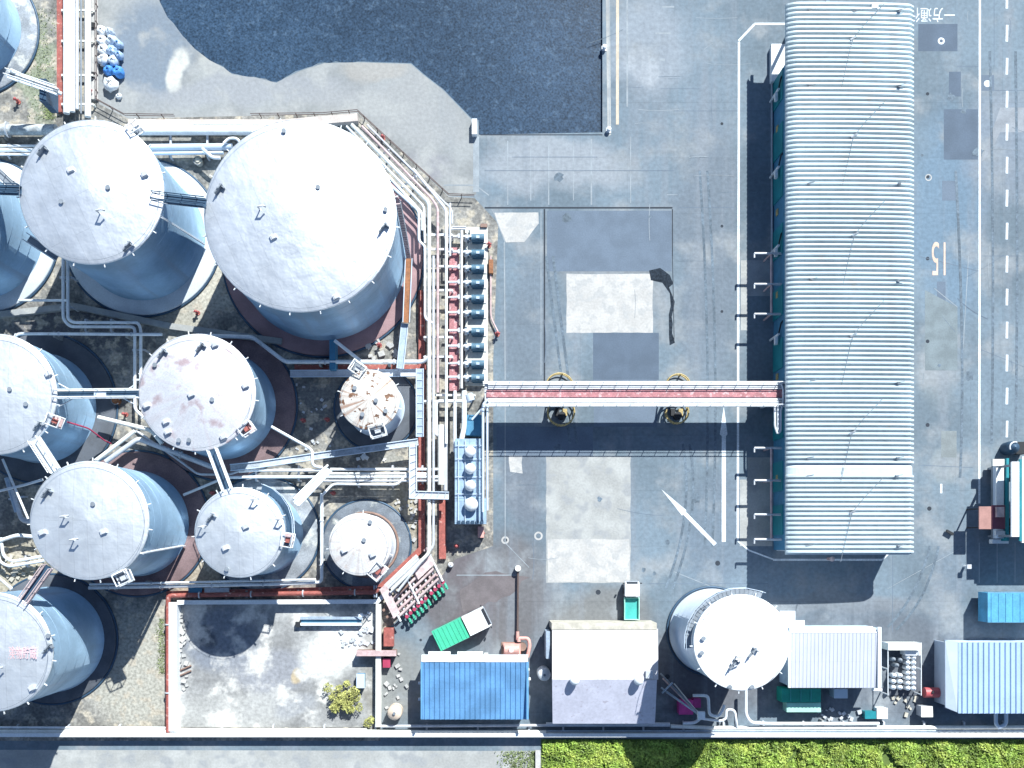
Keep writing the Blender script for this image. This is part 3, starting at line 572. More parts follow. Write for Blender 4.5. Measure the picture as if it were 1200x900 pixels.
# pump row
flatpad = MB().boxp(545, 266, 571.5, 452, 0, .25); flatpad.build('pump_plinth', m_plin, label='long pale concrete plinth under the row of blue pumps', cat='plinth')
MB().boxp(526.5, 290, 538, 458, .9, 1.0).build('walkway', m_red, label='speckled faded red walkway left of the row of pumps', cat='walkway')
ords = ['topmost', 'second from the top', 'third from the top', 'fourth from the top', 'fifth from the top', 'sixth from the top', 'seventh from the top', 'third from the bottom', 'second from the bottom', 'bottom']
pump0 = None
def copy_tree(o, parent=None):
    c = o.copy(); C.objects.link(c); c.parent = parent
    for ch in o.children: copy_tree(ch, c)
    return c
PY = (281, 299, 316.5, 334, 351.5, 369, 390, 408, 428, 444)
for i, y in enumerate(PY):
    if i == 0:
        T = thing('pump', '', 'pump', 556, y, z=.25); ox, oy = W(556, y, .25)
        def bx(dx, dy, z, a, b, c): return (ox + dx * .1, oy - dy * .1, z, a * .1, b * .1, c)
        MB().box(*bx(2, 0, .25, 24, 8, .12)).build('base_frame', m_wwall, T)
        m = MB().tube([(ox - .35, oy, .85), (ox + 1.15, oy, .85)], .46, 14).box(ox + .4, oy, .26, 1.3, 1.0, .3); mo = m.build('motor', m_motor, T)
        MB().cyl(ox - 1.0, oy + .35, .3, 1.1, .16, n=8).cyl(ox - .75, oy - .3, .3, 1.3, .13, n=8).build('seal_pot', m_steel, T)
        MB().box(*bx(4, 0, 1.15, 4, 3, .2)).build('terminal_box', m_tray, T)
        MB().tube([(ox - .75, oy, .75), (ox - .2, oy, .75)], .18, 10).build('coupling', m_steel, T)
        MB().tube([(ox - 1.15, oy, .8), (ox - .7, oy, .8)], .42, 14).cyl(ox - .95, oy, .8, 1.5, .2, n=10).build('pump_casing', m_fan, T)
        MB().tube([(ox - .95, oy, 1.45), (ox - 1.6, oy, 1.45), (ox - 3.2, oy, 1.45)], .14, 8).build('discharge_pipe', m_white, T)
        MB().cyl(ox - 1.7, oy, 1.3, 1.75, .28, n=10).build('valve', m_lav, T)
        pump0 = T
    else:
        T = copy_tree(pump0); x_, y_ = W(556, y, .25); T.location = (x_, y_, .25)
    tag(T, 'blue motor pump on the pale plinth, %s of the row of ten' % ords[i], 'pump', 'pumps in the row')
rack('tangle of short white suction pipes between the red walkway and the pumps', [([(541, 270), (541, 455)], .14, m_white), ([(546, 266), (530, 266)], .12, m_lav), ([(544, 458), (544, 500), (540, 520)], .3, m_white), ([(533, 458), (533, 530)], .2, m_white), ([(553, 470), (511, 470), (511, 510), (516, 510)], .2, m_white), ([(549, 462), (552, 470)], .5, m_wallb), ([(517, 498), (517, 568)], .42, m_cream), ([(522, 500), (522, 575)], .25, m_lav)], [(526, 268, 550, 268), (508, 463, 556, 463)], 1.9, crossm=m_white)
# left-yard pipe runs
rack('pair of white pipes stepping down below the upper left tanks and turning right', [([(74, 303), (74, 374), (82, 383), (158, 383), (158, 450), (158, 480), (172, 492)], .18, m_white), ([(79.5, 305), (79.5, 374), (86, 378), (162, 378), (165, 386), (165, 480)], .18, m_white)], [(70, 325, 84, 325), (70, 360, 84, 360), (100, 374, 100, 388), (130, 374, 130, 388), (155, 410, 169, 410), (155, 445, 169, 445)], 2.2)
pipe('long white pipe running right from the left edge above the joined tanks', [(14, 400, 2.6), (20, 391, 2.6), (190, 392, 2.6)], .18, m_white)
pipe('short white pipe joining the twin vertical pipes near the left edge', [(22, 352, 2.2), (80, 352, 2.2)], .15, m_white, fl=False)
wall('bund_wall', 'weathered concrete bund wall crossing the yard under the upper left tanks', [(-60, 375), (70, 360), (85, 358), (200, 382), (330, 400)], .7, .7, m_conc2)
pipe('white pipe dropping diagonally then running right under the largest tank', [(232, 393, 2.0), (296, 395, 2.0), (334, 424, 2.0), (496, 424, 2.0), (503, 418, 2.4)], .24, m_white)
wall('kerb_wall', 'brown-red kerb just below the white pipe under the largest tank', [(345, 430), (500, 430)], .55, .5, m_redp)
def tray(label, pts, w, z, mat=m_tray, rungs=True, posts=True, z2=None):
    T = thing('cable_tray', label, 'cable tray', pts[0][0], pts[0][1]); n = len(pts)
    P = [Vector(W3(p[0], p[1], p[2] if len(p) > 2 else z)) for p in pts]
    L_, Q = [], []
    for i, p in enumerate(P):
        d0 = (p - P[i - 1]).normalized() if i else (P[1] - p).normalized(); d1 = (P[i + 1] - p).normalized() if i < n - 1 else d0
        d = (d0 + d1).normalized(); k = 1 / max(.5, d.dot(d1)); nn = Vector((-d.y, d.x, 0)).normalized() * w * .5 * k; L_.append(p + nn); Q.append(p - nn)
    for i in range(n - 1):
        dz = Vector((0, 0, -.08)); a = [L_[i], Q[i], Q[i + 1], L_[i + 1]]
        MB().add([*a, *[v + dz for v in a]], [(0, 1, 2, 3), (7, 6, 5, 4), (0, 4, 5, 1), (1, 5, 6, 2), (2, 6, 7, 3), (3, 7, 4, 0)]).build('deck', mat, T)
    for S in (L_, Q): MB().tube([v + Vector((0, 0, .12)) for v in S], .07, 5).build('side_rail', m_wallb, T)
    if rungs:
        g = MB()
        for i in range(n - 1):
            m = int((P[i + 1] - P[i]).length / .8)
            for k in range(m):
                t = (k + .5) / m; a = L_[i].lerp(L_[i + 1], t); b = Q[i].lerp(Q[i + 1], t); g.tube([a + Vector((0, 0, .08)), b + Vector((0, 0, .08))], .035, 4)
        if g.v: g.build('rungs', m_wallb, T)
    if posts:
        for i in range(n - 1):
            m = max(1, int((P[i + 1] - P[i]).length / 6))
            for k in range(m):
                p = P[i].lerp(P[i + 1], (k + .5) / m)
                if p.z > .6: MB().box(p.x, p.y, 0, .2, .2, p.z - .09).build('post', m_grey, T)
    return T
tray('grey walkway tray passing above the badly rusted small tank', [(340, 438), (490, 437)], .75, 1.2, m_lav, rungs=False)
tray('blue-grey ladder tray standing right of the badly rusted small tank', [(492, 432), (492, 512)], .8, 2.2)
tray('long bluish tray crossing the yard below the rust-blushed tank', [(270, 548), (300, 545), (382, 533), (490, 518)], .7, 2.3, M('worn_blue_tray', (.38, .42, .47), .6, var=.2, scale=.7, fvar=.2), rungs=False)
tray('lavender ladder tray turning the corner left of the fan unit', [(484, 520), (484, 580), (526, 581)], .8, 2.8, m_lav)
tray('pale tray bridging diagonally down to the medium clean tank', [(386, 550, 4.5), (347, 591, 8.5)], .75, 5, m_wallb, rungs=False)
pipe('white pipe alongside the pale diagonal tray by the medium clean tank', [(384, 545, 4.5), (344, 585, 8.0)], .14, m_white, fl=False, step=30)
rack('four parallel white pipes running right across the middle of the yard', [([(387, 550), (515, 550)], .17, m_white), ([(268, 559.5), (300, 559), (515, 559)], .17, m_white), ([(280, 552.5), (300, 551), (378, 551)], .17, m_white), ([(384, 555), (505, 555)], .14, m_cream), ([(378, 580), (390, 567), (466, 568), (476, 556), (500, 556)], .15, m_white), ([(378, 563.5), (515, 563.5)], .14, m_lav), ([(205, 536), (232, 556), (270, 556), (280, 552)], .13, m_lav), ([(150, 498), (205, 536)], .13, m_lav)], [(300, 546, 300, 563), (350, 546, 350, 563), (420, 546, 420, 570), (460, 546, 460, 570), (495, 546, 495, 566)], 2.0)
pipe('white pipe rising right of the medium clean tank then turning left along the yard edge', [(377, 578, 1.4), (377, 682, 1.4), (345, 684, 1.4), (104, 689, 1.4)], .2, m_white, step=5)
pipe('thin second white pipe just above the yard-edge pipe left of the pen', [(105, 685, 1.9), (370, 679, 1.9)], .13, m_white, step=9)
pipe('white pipe crossing down from the rust-blushed tank to the yard pipes', [(318, 500, 3), (366, 527, 2.4), (366, 546, 2.4), (378, 548, 2.2)], .17, m_white, step=20)
pipe('slanting white pipe between the rust-blushed tank and the brown-purple pad', [(215, 580, 1.8), (258, 562, 1.8)], .16, m_white, step=20, fl=False)
pipe('cream pipe slanting from the joined tanks towards the middle tank', [(115, 489, 2.2), (177, 504, 2.2), (190, 520, 2.2)], .25, m_cream, step=8)
pipe('lower slanting pale duct left of the middle tank', [(112, 540, 2.4), (158, 505, 2.4)], .24, m_cream, step=8)
pipe('grey duct slanting above the brown-purple pad', [(124, 541, 2.0), (162, 514, 2.0), (250, 548, 2.0)], .3, m_lav, step=8)
pipe('white pipe zigzagging at the left edge beside the clean-roofed tank', [(-20, 640, 1.6), (20, 627, 1.6), (40, 629, 1.6)], .22, m_white, fl=False)
rack('pair of white pipes turning the corner at the left edge above the red-lettered tank', [([(1, 630), (4, 652), (14, 658), (50, 652)], .18, m_white), ([(-4, 632), (-1, 658), (10, 664), (52, 657)], .18, m_white)], [(30, 651, 32, 664)], 1.4)
pipe('thin white pipe crossing the left edge diagonally between two tank walkways', [(3, 538, 6), (33, 608, 6)], .13, m_white, step=30, fl=False)
pipe('thin white pipe rising from the left edge towards the clean-roofed tank', [(-20, 580, 6), (30, 568, 6), (50, 562, 6)], .15, m_white, step=30, fl=False)
pipe('pink-stained pipe at the left edge above the red-lettered tank', [(-10, 670, 3), (14, 690, 3)], .16, m_white, step=30, fl=False)
rack('small group of pale pipes tucked behind the clean-roofed tank at the left edge', [([(14, 575), (26, 610), (40, 612)], .3, m_lav), ([(8, 560), (20, 600)], .3, m_tray)], [(10, 585, 28, 582)], 1.2)
# walkways between tanks
def bridge(label, p, q, z, w, dm, rm, posts=0):
    T = thing('walkway_bridge', label, 'walkway', p[0], p[1], z=z); a, b = Vector(W3(p[0], p[1], z)), Vector(W3(q[0], q[1], z)); d = (b - a); L0 = d.length; an = math.atan2(d.y, d.x); m = (a + b) / 2
    n = Vector((-d.y, d.x, 0)).normalized() * w / 2
    MB().box(m.x, m.y, z, L0, w, .12, an).build('deck', dm, T)
    for s in (-1, 1):
        g = MB(); g.tube([a + n * s + Vector((0, 0, 1.0)), b + n * s + Vector((0, 0, 1.0))], .06, 5).tube([a + n * s + Vector((0, 0, .5)), b + n * s + Vector((0, 0, .5))], .04, 5).box((m + n * s).x, (m + n * s).y, z - .1, L0, .14, .3, an)
        for k in range(int(L0 / 1.5) + 1): t = min(1, k * 1.5 / L0); c = a.lerp(b, t) + n * s; g.tube([c, c + Vector((0, 0, 1.0))], .04, 4)
        g.build('railing', rm, T)
    return T
bridge('dark blue walkway spanning between the two largest white roofs', (180, 232), (242, 239), 14.0, .75, m_steel, m_steel)
bridge('dark blue walkway entering from the left edge onto the big white roof', (-26, 222), (26, 224), 14.3, .75, m_steel, m_steel)
bridge('straight dark walkway with white rails from the left edge tank to the rust-blushed tank', (66, 462.5), (163, 461.5), 9.9, .8, m_steel, m_white)
WB = [o for o in bpy.data.objects if o.get('label', '').startswith('straight dark walkway')][0]
MB().boxp(110, 459, 124, 466, 9.95, 10.15).build('landing_plate', m_wallb, WB)
g_ = MB()
for p_, q_ in (((68, 449), (86, 459)), ((66, 478), (90, 465)), ((146, 459), (158, 451)), ((142, 465), (158, 474))): g_ = MB().tube([W3(*p_, 9.3), W3(*q_, 9.8)], .08, 5); g_.build('brace', m_white, WB)
pipe('red and white hose draped over the shell of the left edge joined tank', [(62, 490, 8), (84, 496, 6), (104, 502, 4), (122, 516, 1.5), (130, 520, .5)], .09, m_bred, step=50, fl=False, cat='hose')
bridge('short pale walkway between the rust-blushed tank and the medium clean tank', (250, 527), (268, 575), 9.8, .9, m_steel, m_white)
bridge('pale stepped walkway between the left edge tank and the clean-roofed tank', (42, 515), (66, 552), 10.4, 1.0, m_padw, m_white)
bridge('dark walkway with pink rails down to the red-lettered tank roof', (58, 664), (29, 705), 13.2, .8, m_steel, m_pinkw)
bridge('short dark walkway at the top left corner tank', (10, 88), (68, 108), 6.0, .6, m_grey, m_white)
pipe('white pipe standing off the right side of the corner tank at the top left', [(12, 82, 6.5), (72, 110, 3)], .22, m_white, step=30, fl=False)
MB().boxp(46, 92, 54, 118, 3.0, 6.0).build('valve_frame', m_steel, label='dark blue steel frame across the top left white pipe', cat='frame')
bridge('small white stair link at the lower left rim of the big white roof', (34, 280), (68, 302), 9.0, .8, m_grey, m_white)
bridge('small walkway link between the upper white roof and the left edge tank', (-20, 185), (18, 220), 13.0, .9, m_grey, m_white)
pipe('white drop pipe from the blue shaded shell of the largest tank', [(392, 399, 3.0), (424, 424, 2.6)], .2, m_white, step=30, fl=False)
MB().boxp(386, 398, 393, 433, .4, 2.2).build('pipe_duct', m_skyd if 0 else m_shed, label='short blue duct below the largest tank', cat='duct')
tray('rust orange duct standing at the right side of the maroon pad', [(479, 303), (476, 378)], .75, 3.0, m_rust, rungs=False)
tray('pale blue lower duct continuing below the rust orange one', [(474.5, 379), (469, 432)], .75, 2.5, m_tray, rungs=False)
tray('grey flat tray running right below the small dusty tank kerb', [(440, 692 - 6), (440, 700)], .3, .9, m_grey, rungs=False, posts=False)

# ------------------------------------------------------------------ walls of the pen, perimeter lines
wall('bund_wall', 'white-topped bund wall forming the left side of the walled pen', [(202.5, 706), (202.5, 857)], .95, 1.3, m_wwall)
wall('bund_wall', 'thin white bund wall forming the top and right sides of the walled pen', [(207.5, 706), (442, 705), (449, 698)], .5, 1.2, m_wwall)
wall('bund_wall', 'grey-white bund wall forming the right side of the walled pen', [(443.5, 708), (443, 852)], .6, 1.2, m_cream)
pipe('brick-red pipe running along the outside of the pen top wall', [(197, 858, 1.0), (197, 698, 1.0), (440, 694, 1.0), (447, 688, 1.0)], .28, m_redp, step=6)
wall('boundary_wall', 'long pale boundary wall along the bottom of the site', [(-120, 861.5), (1400, 862)], .42, 1.4, m_wwall)
rack('long white double pipeline just inside the bottom boundary wall, left half', [([(-120, 852), (198, 853)], .14, m_white), ([(-120, 857), (435, 857.5), (452, 858), (640, 858)], .25, m_cream), ([(208, 855), (430, 855)], .17, m_cream), ([(446, 851), (640, 850)], .17, m_lav)], [(x, 850, x, 860) for x in range(20, 640, 60)], .8)
rack('long white double pipeline just inside the bottom boundary wall, right half', [([(640.5, 856.5), (1400, 856.5)], .08, m_tray), ([(640, 849), (785, 849)], .27, m_lav), ([(786, 851), (832, 853), (1400, 852)], .24, m_cream), ([(800, 847.5), (815, 847), (822, 840)], .2, m_white)], [(x, 846, x, 860) for x in range(660, 1320, 47)], .8)
pipe('white pipe coming straight down from the solitary tank to the perimeter line', [(874, 808, 1.6), (874, 838, 1.6), (880, 847, 1.4), (900, 848, 1.2), (1030, 848, 1.2)], .2, m_white, step=8, fl=False)
pipe('white looped pipe between the magenta box and the solitary tank', [(812, 815, 1.8), (830, 815, 1.8), (831, 838, 1.8), (842, 840, 1.8), (847, 832, 1.8), (849, 826, 1.8)], .18, m_white, step=8, fl=False)
pipe('white swan-neck pipe joining the loop to the perimeter line', [(822, 842, 1.4), (845, 845, 1.4), (851, 842, 1.4), (851, 831, 1.4), (861, 832, 1.4), (863, 846, 1.4), (864, 852, 1.0)], .15, m_white, step=8, fl=False)
for k, (x, nm) in enumerate(((1167, 'left'), (1179, 'right'))):
    pipe('blue-white vertical pipe under the pale blue shed roof, %s of the two' % nm, [(x, 832, 1.5), (x, 849, 1.5), (x + 5 - k * 15, 853, 1.2)], .22, m_wallb, step=30, fl=False)

# ------------------------------------------------------------------ pipe bridge to the warehouse
BZ = 5.0
PB = thing('pipe_bridge', 'long elevated pipe bridge with red walkway reaching across the yard to the ribbed warehouse', 'pipe bridge', 745, 461)
MB().boxp(568, 447, 921, 474, BZ - .75, BZ - .55).build('deck', m_lav, PB)
MB().boxp(570, 457, 917, 465.5, BZ - .54, BZ - .42).build('walkway', m_red, PB)
for y, nm in ((448.2, 0), (474.6, 1)):
    x0, y0 = W(566, y, BZ); x1, _ = W(921, y, BZ)
    MB().box((x0 + x1) / 2, y0, BZ - .85, x1 - x0, .2, .6).build('girder', m_white, PB)
    g = MB().tube([(x0, y0, BZ + .55), (x1, y0, BZ + .55)], .05, 5).tube([(x0, y0, BZ + .1), (x1, y0, BZ + .1)], .04, 5)
    k = x0
    while k < x1: g.tube([(k, y0, BZ - .3), (k, y0, BZ + .55)], .045, 4); k += 1.5
    g.build('handrail', m_white, PB)
for y, r, m in ((450.8, .12, m_white), (453.5, .10, m_lav), (455.3, .06, m_white), (468, .11, m_white), (470.5, .10, m_cream), (472.5, .07, m_lav)):
    MB().tube([W3(572, y, BZ - .35), W3(916, y, BZ - .35)], r, 8).build('pipe', m, PB)
for P_, r in (([(912, 470), (912, 482), (912, 505)], .16), ([(916, 450), (918, 456), (918, 470), (915, 482), (915, 505), (912, 508)], .13), ([(908, 474), (908, 500), (911, 508)], .13)):
    MB().tube(bendpts([W3(a, b, BZ - .3) for a, b in P_], .3), r, 8).build('drop_pipe', m_white, PB)
for P_, r in (([(572, 468), (566, 474), (566, 600)], .15), ([(574, 471), (571, 478), (571, 598)], .13), ([(570, 474), (560, 484), (553, 492)], .12)):
    MB().tube(bendpts([W3(a, b, BZ - .3) for a, b in P_], .3), r, 8).build('riser_pipe', m_wallb, PB)
for x in (657, 793, 572, 905):
    for y in (452, 471):
        X, Y = W(x, y, BZ - .8); MB().box(X, Y, 0, .28, .28, BZ - .86).build('column', m_lav if x in (572, 905) else m_steel, PB)
for x in (657, 793):
    a, b = W(x, 452, BZ - .8), W(x, 471, BZ - .8)
    MB().tube([(a[0] - 1.1, a[1], .1), (a[0], a[1], BZ - 1.2)], .09, 6).tube([(b[0] - 1.1, b[1] - .6, .1), (b[0], b[1], BZ - 1.2)], .09, 6).build('brace', m_steel, PB)
def guard(label, x, y, r, py_):
    T = thing('safety_ring', label, 'guard ring', x, y); cx, cy = W(x, y)
    for z in (.35, 1.0): MB().tube([(cx + r * math.cos(2 * math.pi * i / 28), cy + r * math.sin(2 * math.pi * i / 28), z) for i in range(28)], .08, 6, True).build('ring_tube', m_yel, T)
    for i in range(6): an = i * math.pi / 3 + .3; MB().box(cx + r * math.cos(an), cy + r * math.sin(an), 0, .14, .14, 1.0).build('post', m_yel, T)
    for i in range(2): MB().box(cx + (i - .5) * .9, cy, 0.002, .5, .8, .7).build('bollard', m_yel if i else m_dark, T)
    MB().cyl(cx + .1, cy - .4, .0, .9, .45, n=14).build('hose_drum', m_dark, T)
guard('yellow guard ring round dark gear below the left bridge column', 657, 484, 1.55, 0); guard('yellow guard ring above the bridge at the left column', 655, 455, 1.6, 0)
guard('yellow guard ring round dark gear below the right bridge column', 792, 484, 1.3, 0); guard('yellow guard ring above the bridge at the right column', 793, 454, 1.4, 0)

# ------------------------------------------------------------------ fan unit
FU = thing('fan_cooler', 'pale blue box unit with four white fan cowls right of the main pipe run', 'cooler', 551, 565)
MB().boxp(533, 514, 565, 584, 1.2, 3.3).boxp(533, 584.3, 570, 614, 1.2, 3.3).build('housing', m_aircool, FU)
x0, y0 = W(533, 515, 3.3); x1, y1 = W(569, 614, 3.3)
for x in (x0 + .2, x1 - .6):
    for y in (y0 - .3, (y0 + y1) / 2, y1 + .3): MB().box(x, y, 0, .2, .2, 1.2).build('leg', m_grey, FU)
for (x, y, r) in ((551, 529, .60), (551, 549, .60), (551, 569, .60), (552, 591, .75)):
    X, Y = W(x, y, 4.3); f = MB().cyl(X, Y, 3.302, 3.9, r * .8, r * .8, 18).lathe(X, Y, [(r * 1.05, 3.9), (r, 4.15), (r * .6, 4.4), (.01, 4.5)], 18).build('fan_cowl', m_fan, FU)
for x in (537, 545, 559): MB().tube([W3(x, 516, 3.45), W3(x, 612 if x != 559 else 582, 3.45)], .06, 5).build('rail', m_wallb, FU)
for y in (522, 538, 559, 579): MB().tube([W3(534, y, 3.5), W3(564, y, 3.5)], .05, 5).build('crossbar', m_wallb, FU)
for i in range(6): MB().boxp(536 + i * 5.4, 610, 539.6 + i * 5.4, 613.6, 3.302, 3.55).build('louvre', m_steel, FU)
MB().boxp(546, 486, 566, 510, 0, 1.6).build('pump_skid', m_shed, label='dark blue equipment skid between the pipe bridge and the fan unit', cat='skid')

# ------------------------------------------------------------------ diagonal manifold
MF = thing('pipe_manifold', 'diagonal pink pipe manifold with red and green valve wheels along its lower edge', 'manifold', 490, 690)
def mfp(u, v, z):      # u along the valve row (towards upper right), v across (towards lower right), px units
    u += 4; v += 16
    return W3(452 + u * .725 + v * .443, 684 - u * .689 + v * .90, z)
for i in range(10):
    u = 2 + i * 6.1 + (3 if i > 5 else 0)
    MB().tube([mfp(u, -14 + (i % 3) * 5, .9), mfp(u, 27, .9), mfp(u, 33, .9)], .16, 8).build('branch_pipe', m_pinkw if i % 2 else m_lav, MF)
    X = mfp(u, 31, 1.0); rv = MB().cyl(X[0], X[1], .75, 1.25, .14, n=10).cyl(X[0], X[1], 1.4, 1.47, .22, n=12).cyl(X[0], X[1], 1.2, 1.45, .05, n=6).build('red_valve', m_bred, MF)
    X = mfp(u + 1, 38, .9); MB().tube([mfp(u + 1, 33, .9), mfp(u + 1, 41, .9)], .16, 8).cyl(X[0], X[1], .9, 1.3, .2, .1, n=8).build('green_coupling', m_mfg, MF)
for v, m in ((-14, m_white), (-10, m_lav), (-4, m_lav), (4, m_pinkw), (11, m_pinkw), (18, m_pink), (24, m_pinkw)):
    MB().tube([mfp(-6, v, 1.3), mfp(62 if v > -6 else 46, v, 1.3)], .17 if v != -14 else .24, 8).build('header_pipe', m, MF)
for u in (-8, 22, 60): MB().tube([mfp(u, -8, 1.6), mfp(u, 30, 1.6)], .13, 6).build('crossbar', m_white if u else m_pink, MF)
A = [mfp(-14, -16, 1.75), mfp(-4, -16, 1.75), mfp(-4, 22, 1.75), mfp(-14, 22, 1.75)]
MB().prism([p[:2] for p in A], 1.7, 1.8).build('grating_deck', m_pinkw, MF)
A = [mfp(34, -4, 1.75), mfp(60, -4, 1.75), mfp(60, 8, 1.75), mfp(34, 8, 1.75)]
MB().prism([p[:2] for p in A], 1.65, 1.75).build('grating_deck', m_pinkw, MF)
A = [mfp(6, 0, 1), mfp(24, 0, 1), mfp(24, 5, 1), mfp(6, 5, 1)]
MB().prism([p[:2] for p in A], 1.6, 1.66).build('grating_deck', m_brown, MF)
for u, v in ((-12, -14), (-12, 20), (58, -12), (58, 20)): X = mfp(u, v, 0); MB().box(X[0], X[1], 0, .2, .2, 1.69).build('leg', m_pink, MF)
for k, (x, y) in enumerate(((449, 716), (453, 724))):
    pipe('short brown beam slanting between the pen wall and the manifold, %s of two' % ('upper' if k == 0 else 'lower'), [(x, y, 1.0), (x + 10, y - 9, 1.0)], .18, m_brown, fl=False, step=30)

# ------------------------------------------------------------------ ribbed warehouse
WH = thing('warehouse', 'very long ribbed white-roofed warehouse on the right with rounded eaves', 'warehouse', 985, 330)
RZ = 5.8
xa, yb = W(920.5, 650, RZ - .1); xb, yt = W(1071.5, 5, RZ)
prof = []
for i in range(7): t = i / 6 * math.pi / 2; prof.append((xa + 1.3 * (1 - math.cos(t)), RZ - .25 + .6 * math.sin(t)))
for i in range(1, 10): prof.append((xa + 1.3 + (xb - xa - 2.2) * i / 10, RZ + .35 - .3 * i / 10 + .10 * math.sin(math.pi * i / 10)))
for i in range(7): t = (1 - i / 6) * math.pi / 2; prof.append((xb - .9 * (1 - math.cos(t)), RZ - .9 + .9 * math.sin(t)))
nrib = 117; mb = MB(); rows = []
pitch = (yt - yb) / nrib
ys = []
for i in range(nrib):
    y0 = yb + i * pitch
    if 17 <= i <= 18: ys += [(y0, .10), (y0 + pitch * .5, .105)]
    else: ys += [(y0, 0), (y0 + pitch * .30, 0), (y0 + pitch * .45, .30), (y0 + pitch * .82, .30)]
ys.append((yt, 0)); P = []
for (y, dz) in ys:
    for j, (x, z) in enumerate(prof):
        P.append((x - (dz * .25 if j < 3 else -dz * .5 if j > len(prof) - 4 else 0), y, z + dz * (.6 if j in (0, len(prof) - 1) else 1)))
m = len(prof); F = []
for i in range(len(ys) - 1):
    for j in range(m - 1): F.append((i * m + j, i * m + j + 1, (i + 1) * m + j + 1, (i + 1) * m + j))
mb.add(P, F); mb.build('roof', m_roofst, WH)
wx, _ = W(906.5, 0); 
yn = W(0, 97)[1]
MB().box(wx + .1, (yn + yb + .5) / 2, 0, .2, yn - yb - .5, RZ - .64).build('wall', m_shed, WH)
for x_ in (wx + 1.5, xb - .6):
    for y_ in (yt - .6, yt - 4.2): MB().box(x_, y_, 0, .3, .3, RZ - .2).build('column', m_tray, WH)
MB().box(xb - .5, (yn + yb + .5) / 2, 0, .2, yn - yb - .5, RZ - .8).build('wall', m_wwall, WH)
for y in (yn - .11, yb + .5): MB().box((wx + xb - .3) / 2, y, 0, xb - wx - 1.0, .2, RZ - .15).build('end_wall', m_wwall, WH)
MB().box(xa + .25, (yt + yb) / 2, RZ - .62, .3, yt - yb, .18).build('gutter', m_tray, WH)
for i, y in enumerate((150, 248, 345, 441, 560)): X, Y = W(910, y, 1.8); MB().box(wx - .06, Y, 1.2, .1, .7, .7).build('warning_plate', m_yel, WH)
for y in (115, 175, 225, 290, 360, 420, 500, 560, 610): X, Y = W(0, y); MB().box(wx - .05, Y, .02, .09, 3.4, 3.6).build('shutter_door', m_steel if 0 else m_skyd if 0 else m_teald, WH)
fx = []
for y in (47, 160, 275, 393, 510):
    fx += [(948, y - (7 if y > 200 else -55)), (1053, y - 1)]
for i, (x, y) in enumerate([(948, 14), (948, 102), (1053, 14), (1053, 102), (1000, 15), (947, 216), (1053, 216), (950, 328), (1052, 330), (950, 447), (1052, 449), (946, 537), (1051, 537), (946, 558), (1050, 558), (945, 640), (1052, 640)]):
    X, Y = W(x, y, RZ + .3); MB().box(X, Y, RZ + .3, .3, .22, .35).tube([(X - .2, Y, RZ + .7), (X + .6, Y + .15, RZ + .7)], .04, 4).build('roof_anchor', m_grey, WH)
for (x, y) in ((999, 46), (1000, 160), (1001, 275), (999, 393), (998, 507), (998, 600)):
    X, Y = W(x, y, RZ + .4); a = [(X - .5 - .8, Y - 5.5, RZ + .62), (X - .3, Y - 1, RZ + .70), (X, Y, RZ + .72), (X + 1.2, Y + 1.5, RZ + .70), (X + 3.4, Y + 3.8, RZ + .62)]
    MB().tube(a, .035, 4).build('lightning_cable', m_grey, WH)
    MB().box(X, Y, RZ + .45, .8, .18, .25, .5).build('cable_clamp', m_grey, WH)
MB().boxp(1022, 3, 1029, 9, RZ, RZ + .6).build('roof_anchor', m_white, WH); MB().boxp(968, 0, 972, 8, RZ - .3, RZ + .3).build('roof_anchor', m_steel, WH)
# loading bay fittings
MB().boxp(904, 53, 921, 95, 0, .7).build('loading_platform', m_wwall, label='white low platform tucked against the upper left side of the warehouse', cat='platform')
wall('kerb_rail', 'pale kerb outline round the white low platform', [(921, 52), (904.8, 52), (904.8, 300)], .12, .25, m_lav, cat='kerb')
def gang(label, ys, x=904):
    T = thing('gangway_frame', label, 'gangway', x, ys[0]); z = 3.0
    MB().tube([W3(x, ys[0], z), W3(x, ys[-1], z)], .13, 6).build('spine', m_pink, T)
    for y in ys:
        A_, B_ = W3(884, y, z), W3(917, y, z); MB().tube([A_, B_], .14, 6).build('arm', m_lav, T)
        MB().tube([A_, (A_[0], A_[1] - .5, z)], .1, 6).build('arm_tip', m_lav, T); MB().box(W3(x, y, z)[0], W3(x, y, z)[1], 0, .14, .14, z).build('post', m_pink, T)
gang('pink and grey loading gangway frame on the warehouse left side above the pipe bridge', (297, 333, 368))
gang('pink and grey loading gangway frame on the warehouse left side below the pipe bridge', (525, 563, 603, 632))
for i, y in enumerate((105, 196, 288, 392)):
    T = thing('swing_crane', 'black and white swing crane at the warehouse left wall, %s of four going down' % ('first', 'second', 'third', 'last')[i], 'crane', 912, y, 'swing cranes by the warehouse')
    X, Y, _ = W3(912, y, 3); MB().cyl(X, Y, 0, 3.2, .14, n=8).build('mast', m_white, T)
    MB().tube([(X, Y, 3.1), (X + .2, Y + 1.2, 3.4), (X + 1.0, Y + 2.2, 3.3)], .09, 6).build('boom', m_dark, T); MB().box(X - .1, Y - .6, 2.2, .3, .9, .5).build('counterweight', m_white, T)

